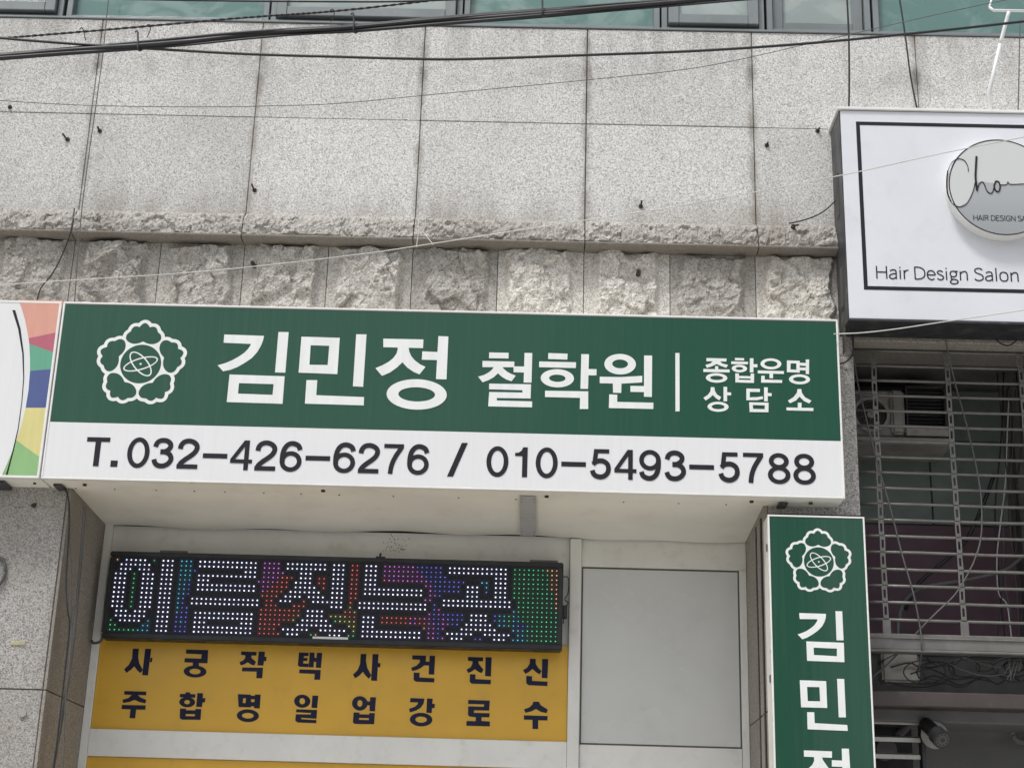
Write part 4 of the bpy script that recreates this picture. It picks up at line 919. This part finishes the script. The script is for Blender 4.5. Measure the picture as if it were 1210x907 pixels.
# junction box under the rail, beam, slats, camera
jx0, jz1 = P(1041, 762, .5); jx1, jz0 = P(1088, 806, .5)
q = MB().box(jx0, jx1, .5, .62, jz0, jz1); single(q, 'junction_box', 'concrete', 'square weathered grey box hanging under the grille bottom rail', 'box', bevel=.012, seg=2)
zb1 = P(1100, 817, .35)[1]; zb0 = P(1100, 835, .35)[1]
bm_ = MB().box(1.72, 2.999, .35, .50, zb0-.0, zb1+.0); single(bm_, 'brown_beam', 'brown', 'brown painted steel beam running across below the tangled cables', 'beam', bevel=.006)
zl1 = P(1100, 840, .55)[1]; zl0 = P(1100, 848, .55)[1]
bm_ = MB().box(1.72, 2.999, .56, .95, zl0-.02, zb0+.02); single(bm_, 'grey_lintel', 'grey_wall', 'narrow grey lintel just below the brown beam', 'lintel', bevel=.006)
lou = thing('slatted_vent', (1.88, .62, 2.2), 'pale aluminium slatted vent beside the security camera, lower right', 'vent')
for y in (852.5, 873, 893, 914):
    xa, z = P(1036, y, .62); xb, _ = P(1086.5, y, .62)
    q = MB(); q.add([(1.72, .60, z-.012), (xb, .60, z-.012), (xb, .60, z+.010), (1.72, .60, z+.010), (1.72, .64, z+.022), (xb, .64, z+.022), (1.72, .64, z+.0), (xb, .64, z+.0)], [(0, 1, 2, 3), (3, 2, 5, 4), (0, 6, 7, 1), (1, 7, 5, 2)]); q.build('slat', 'alu_slat', lou, bevel=0)
xb, _ = P(1087, 870, .62); bx('side_frame', 'dark_side', lou, xb, xb+.02, .59, .66, 2.2, zl0-.025, bevel=.002)
bx('back_panel', 'cctv', lou, 1.72, xb, .80, .82, 2.2, zl0-.025)
q = MB(); cxx, czz = P(1047, 885, .72); q.tube([(cxx, .70, czz), (cxx, .78, czz)], .055, 16); cxx, czz = P(1072, 860, .74); q.tube([(cxx-.05, .74, czz-.04), (cxx+.03, .76, czz+.04)], .022, 10); q.build('duct', 'grey_wall', lou)
cam_o = thing('security_camera', (2.2, .45, 2.45), 'dark cylindrical security camera on a white base under the grey lintel', 'camera')
a_ = Vector(P3(1092, 853, .55)); b_ = Vector(P3(1113.5, 873.5, .36)); ax_ = (b_-a_).normalized()
q = MB(); q.tube([a_, a_+ax_*.02, b_-ax_*.07, b_-ax_*.069, b_-ax_*.02, b_], [.028, .036, .038, .046, .048, .048], 20); q.build('body', 'cctv', cam_o, smooth=False)
u_ = ax_.cross(Vector((0, 0, 1))).normalized(); v_ = u_.cross(ax_)
def disc(mb, c, r, n=24): mb.add([c]+[c+(u_*math.cos(2*math.pi*i/n)+v_*math.sin(2*math.pi*i/n))*r for i in range(n)], [(0, 1+i, 1+(i+1) % n) for i in range(n)])
q = MB(); disc(q, b_+ax_*.0005, .0475); q.build('lens_rim', 'black', cam_o)
q = MB(); disc(q, b_+ax_*.003, .036); q.build('lens_window', 'cable_grey', cam_o)
q = MB()
for kq in range(10):
    t = 2*math.pi*kq/10
    c = b_+ax_*.0045+(u_*math.cos(t)+v_*math.sin(t))*.028; disc(q, c, .0055, 8)
disc(q, b_+ax_*.0045, .013, 16); q.build('lens', 'black', cam_o)
q = MB(); q.cyl(P(1104, 868, .56), .072, .553, .56, 24); q.tube([P3(1104, 862, .552), tuple(a_+ax_*.05)], .02, 10); q.build('base_plate', 'ac_white', cam_o)
ex0 = P3(1195, 843, .9); ex1 = P3(1197, 868, .9); ex2 = P3(1202, 874, .9); ex3 = P3(1225, 877, .9)
q = MB().tube([ex0, ex1], .016, 10); q.tube(curve([ex1, ex2, (ex2[0]+.03, .9, ex2[2]-.008), ex3]), .017, 10)
single(q, 'drain_pipe', 'grey_wall', 'grey elbow pipe coming down the grey wall at the lower right edge', 'pipe', smooth=True)

# ------------------------------------------------------------------ cables
def wire(name, pts, r, mat, label, cat='cable', group=None, n=6, sm=6):
    group = group or {'drop_wire': 'cables dropping down the stone wall', 'hanging_cable': 'cables hanging over the pipe grille', 'riser_wire': 'riser wires behind the grille', 'pale_wire': 'pale wires across the signs', 'conduit_cable': 'cables beside the conduit'}.get(name)
    q = MB().tube(curve([P3(*p) for p in pts], sm), r, n); return single(q, name, mat, label, cat, group, smooth=True)
YB = -1.6
bun = thing('cable_bundle', (0, YB, 6.0), 'thick bundle of black cables crossing in front of the top of the wall', 'cable bundle')
main = [(-60,71),(0,66.5),(80,60),(163,54),(225,48),(288,41.5),(350,37),(417,33.5),(520,25),(640,15.5),(720,8.5),(820,1),(900,-6)]
rb = random.Random(2)
for j, (dy, r_) in enumerate(((-3.2, .0085), (.4, .0115), (3.4, .0080), (-1.4, .0095), (5.0, .0048))):
    pts = []
    for i, (x, y) in enumerate(main):
        wob = math.sin(i*1.3+j*2.1)*1.1 + (3.0*max(0, 1-abs(x-60)/90) if j == 4 else 0)
        pts.append(P3(x, y+dy*(.9 if x > 120 else .75)+wob*.6, YB+.012*math.sin(i*.9+j*1.7)))
    MB().tube(curve(pts, 6), r_, 7).build('cable_strand', 'cable', bun, smooth=True)
for x, y in ((163, 52), (418, 31), (641, 12)):
    hk = [(x-3, y-14, YB), (x-.5, y-15, YB-.02), (x, y-6, YB-.022), (x, y+6, YB-.02), (x+3, y+8, YB), (x+6, y+5, YB+.01)]
    MB().tube(curve([P3(*p) for p in hk], 4), .0042, 6).build('cable_hook', 'dark_side', bun, smooth=True)
# twisted messenger wire
tw = thing('messenger_wire', (0, YB, 6.2), 'twisted steel messenger wire rising to the right above the cable bundle', 'cable')
path = curve([P3(*p, YB+.05) for p in ((-60,50),(0,45.5),(130,35),(290,21),(400,13),(545,-3),(640,-12))], 40)
for ph in (0, math.pi):
    pts = [p+Vector((0, math.cos(i*1.25+ph), math.sin(i*1.25+ph)))*.0032 for i, p in enumerate(path)]
    MB().tube(pts, .0033, 5, caps=True).build('strand', 'cable' if ph else 'dark_side', tw, smooth=True)
for x, y in ((97, 36), (176, 32), (393, 14)):
    MB().tube(curve([P3(x-3, y-1, YB+.045), P3(x, y-3, YB+.03), P3(x+2, y+2, YB+.045), P3(x-2 if x > 100 else x+4, y+12, YB+.045)], 4), .0022, 5).build('tie', 'rust', tw)
wire('black_cable', [(-60,38,YB+.1),(0,45,YB+.05),(60,50,YB),(110,53.5,YB),(165,57,YB),(290,64,YB),(400,67.3,YB),(480,69.5,YB),(550,70,YB),(700,65,YB),(830,60,YB),(960,51,YB),(1100,37.5,YB),(1210,25.5,YB),(1290,16,YB)], .0062, 'cable', 'single black cable sagging across the slabs and rising to the upper right corner')
wire('top_cable', [(120,-1.5,YB),(250,1,YB),(400,2.2,YB),(470,2,YB),(560,-1,YB)], .0045, 'cable', 'short stretch of black cable along the very top edge of the window strip')
wire('thin_wire', [(-60,115,-.8),(0,119,-.8),(100,124.5,-.8),(230,126.5,-.8),(330,125,-.8),(400,122.3,-.8),(520,111,-.8),(700,94,-.8),(830,79,-.8),(960,51,-.8),(1060,28,-.8),(1150,8,-.8),(1230,-8,-.8)], .0019, 'cable_grey', 'thin grey wire dipping across the upper slabs, higher than the pale wire')
wire('pale_wire', [(-60,345,-.45),(0,337,-.45),(87,331,-.45),(243,320.5,-.45),(417,301.5,-.45),(510,288,-.45),(640,268,-.45),(760,250,-.45),(820,240.5,-.45),(990,208,-.45),(1110,182,-.45),(1210,162,-.45),(1290,146,-.45)], .0026, 'cable_pale', 'pale thin wire running from the rock blocks up across the salon sign')
wire('pale_wire', [(985,394.5,-.02),(1020,393,-.1),(1060,388.5,-.15),(1100,382.5,-.2),(1160,373.5,-.2),(1210,366,-.25),(1290,352,-.3)], .0030, 'cable_pale', 'pale wire slanting under the salon sign from the green sign corner')
wire('drop_wire', [(130,-20,.16),(128,0,.16),(122,60,.16),(114,120,.15),(104,190,.14),(97,245,.10),(92,300,.09),(88,358,.1),(86,372,.15)], .0030, 'cable_grey', 'thin dark wire hanging straight down the left slabs to the sign')
wire('drop_wire', [(1000,-20,.02),(1001,0,.02),(1003,45,.05),(1003.5,100,.08),(1003,132,.1),(1003,170,.15)], .0055, 'cable', 'black cable dropping from the window to the left end of the salon sign')
wire('drop_wire', [(1058,-20,.02),(1063,0,.02),(1070,45,.03),(1076,90,.06),(1084,131,.08),(1090,160,.16)], .0050, 'cable', 'slanting black cable dropping onto the middle of the salon sign')
wire('drop_wire', [(1206,20,.1),(1205,40,.1),(1204,90,.1),(1203,134,.1)], .0035, 'cable_grey', 'thin grey cable dropping beside the white pipe arm at the right edge')
wire('drop_wire', [(88,246,.12),(83,275,.07),(74,300,.1),(62,323,.13),(48,341,.13),(43,360,.14)], .0040, 'cable', 'short black cable curving over the ledge down to the left sign')
wire('drop_wire', [(932,264,.10),(950,260,.09),(966,254,.12),(978,246,.13),(990,234,.14)], .0042, 'cable', 'short black cable curving off the ledge to the salon sign')
q = MB().tube(curve([P3(*p, .03) for p in ((492,292),(495,270),(494,258),(498,253),(503,256),(502,268),(497,276),(494,268))], 5), .0026, 5); q.tube([P3(500, 274, .03), P3(512, 289, -.3)], .0018, 5)
single(q, 'wire_loop', 'cable_pale', 'looped pale tie wire hooking the pale wire to the ledge', 'wire')
# left pilaster lines
wire('conduit', [(100,598,.22),(97,640,.26),(92,700,.26),(84,780,.26),(73,850,.26),(63,907,.26),(55,960,.26)], .008, 'cable_grey', 'grey conduit running down the edge of the left stone pilaster')
wire('conduit_cable', [(72,572,.17),(80,585,.18),(82,610,.185),(80,650,.185),(78,690,.185),(80,722,.185),(82,740,.22),(76,800,.24),(68,870,.24),(60,930,.24)], .0042, 'cable', 'thin twisted black cable beside the conduit on the left pilaster')
wire('conduit_cable', [(81,600,.19),(83,650,.19),(84,700,.2),(84,760,.23),(78,820,.24),(74,907,.24),(70,960,.24)], .0035, 'cable_grey', 'second thin grey cable beside the conduit on the left pilaster')
q = MB(); c0 = P(-1, 676, .2); q.tube([(c0[0]+.035*math.cos(t), .185, c0[1]+.075*math.sin(t)) for t in [2*math.pi*i/24 for i in range(25)]], .008, 8)
single(q, 'pipe_clip', 'cable_grey', 'grey oval clip on the left pilaster at the photo edge', 'clip', smooth=True)
q = MB(); X, Z = P(20, 760, .2); q.box(X-.03, X+.045, .194, .199, Z-.010, Z+.012); single(q, 'tape_strip', 'tape', 'faded yellowish tape strip on the left stone pilaster', 'tape', bevel=.004)
q = MB(); X, Z = P(27, 842, .2); q.cyl((X, Z), .02, .192, .199, 12); single(q, 'filler_patch', 'concrete', 'small round filler patch low on the left pilaster', 'patch')
# grille side cables
G1 = .30
wire('hanging_cable', [(1005,385,.19),(1008,415,.24),(1013,450,G1),(1020,480,G1),(1035,540,G1),(1052,600,G1),(1066,655,G1),(1079,700,G1),(1087,740,G1),(1089,765,G1),(1086,790,.4)], .0048, 'cable_grey', 'grey cable slanting down in front of the left part of the grille')
wire('hanging_cable', [(1113,378,.1),(1118,405,.2),(1128,450,G1),(1139,490,G1),(1149,530,G1),(1157,570,G1),(1160,600,G1),(1159,635,G1),(1150,665,G1),(1130,700,G1),(1108,722,G1),(1092,738,G1),(1070,762,.36),(1048,785,.4),(1030,800,.4)], .0046, 'cable_grey', 'grey cable bowing in front of the right part of the grille')
wire('hanging_cable', [(1169,380,.1),(1171,392,.16),(1180,404,.18),(1192,408,.18),(1203,400,.16),(1212,386,.1)], .0042, 'cable', 'black cable loop drooping below the salon sign at right')
wire('hanging_cable', [(1003,384,.15),(1008,400,.15),(1007,418,.16),(1000,427,.18),(990,430,.19)], .0045, 'cable', 'short black cable looping onto the stone edge beside the green sign')
wire('inner_cable', [(1175,560,.9),(1160,600,.9),(1140,640,.9),(1110,668,.9),(1085,690,.9),(1070,720,.9)], .012, 'cable', 'thick black cable slanting behind the grille over the maroon board')
wire('grey_hose', [(1230,640,.7),(1210,656,.7),(1190,672,.7),(1165,680,.7),(1130,687,.7),(1098,692,.7),(1075,703,.65),(1064,722,.6),(1061,748,.55),(1061,765,.55)], .012, 'cable_grey', 'grey flexible hose curving behind the grille down to the rail', 'hose')
for j, p in enumerate(([(1192,470,.8),(1190,520,.8),(1188,570,.8),(1182,620,.8),(1178,660,.8),(1180,700,.8),(1190,715,.8),(1196,760,.8)], [(1200,460,.8),(1196,540,.8),(1192,600,.8),(1198,660,.8),(1203,720,.8),(1206,770,.8)], [(1205,440,.8),(1198,450,.8),(1192,465,.8),(1194,500,.8),(1190,560,.8),(1194,575,.8),(1186,600,.8),(1186,650,.8),(1188,690,.8),(1195,730,.8)])):
    wire('riser_wire', p, .004, 'cable_grey' if j else 'cable_pale', ['pale riser wire hanging at the right end behind the grille', 'grey riser wire furthest right behind the grille', 'kinked grey riser wire behind the grille beside the post'][j])
for j, (xs_, Yw, r_) in enumerate((((1186, 1183, 1176, 1180, 1188), .86, .005), ((1201, 1207, 1199, 1204, 1209), .74, .0055), ((1178, 1186, 1192, 1186, 1178), .72, .0035))):
    wire('riser_wire', [(x, 440+80*i, Yw) for i, x in enumerate(xs_)], r_, 'cable', ['dark riser wire nearest the post behind the grille', 'thick dark riser wire at the far right behind the grille', 'thin dark riser wire swinging out behind the grille'][j])
# tangle between rail and beam
tg = MB(); rt = random.Random(21)
for j in range(14):
    x = rt.uniform(1090, 1200); y = rt.uniform(775, 800); pts = []
    cx_, cy_ = x, y; a = rt.uniform(0, 6.28); R0 = rt.uniform(8, 26)
    if j < 9:
        for i in range(12):
            t = a+i*.62; pts.append(P3(cx_+R0*math.cos(t)*1.1, min(812, max(764, cy_+R0*.62*math.sin(t))), .42+.02*j/3+.01*math.sin(i)))
    else:
        x = rt.uniform(1030, 1090); y = rt.uniform(782, 806)
        for i in range(9):
            pts.append(P3(x, y, .40+.008*j)); x += rt.uniform(10, 24); y += rt.uniform(-8, 8); y = min(811, max(768, y))
    tg.tube(curve(pts, 4), rt.choice((.0035, .0045, .006)), 5)
single(tg, 'cable_tangle', 'cable', 'tangle of loose black cables between the grille rail and the brown beam', 'cable tangle', smooth=True)
tp = MB()
for p in ([(1096,764,.45),(1120,772,.45),(1150,780,.43),(1180,788,.42),(1200,785,.42)], [(1120,783,.41),(1140,792,.41),(1165,798,.41),(1190,794,.41),(1205,780,.41)], [(1180,765,.4),(1190,770,.4),(1200,766,.4)]):
    tp.tube(curve([P3(*q_) for q_ in p], 5), .004, 5)
for i in range(7):
    x = 1192+i*2.4; tp.tube(curve([P3(1196, 784, .4), P3(x, 778+(i % 3)*5, .385), P3(x+rt.uniform(-8, 6), 800+rt.uniform(-14, 8), .38)], 4), .0035, 5)
single(tp, 'wire_knot', 'cable_grey', 'grey wires knotted together under the right end of the rail', 'wire', smooth=True)
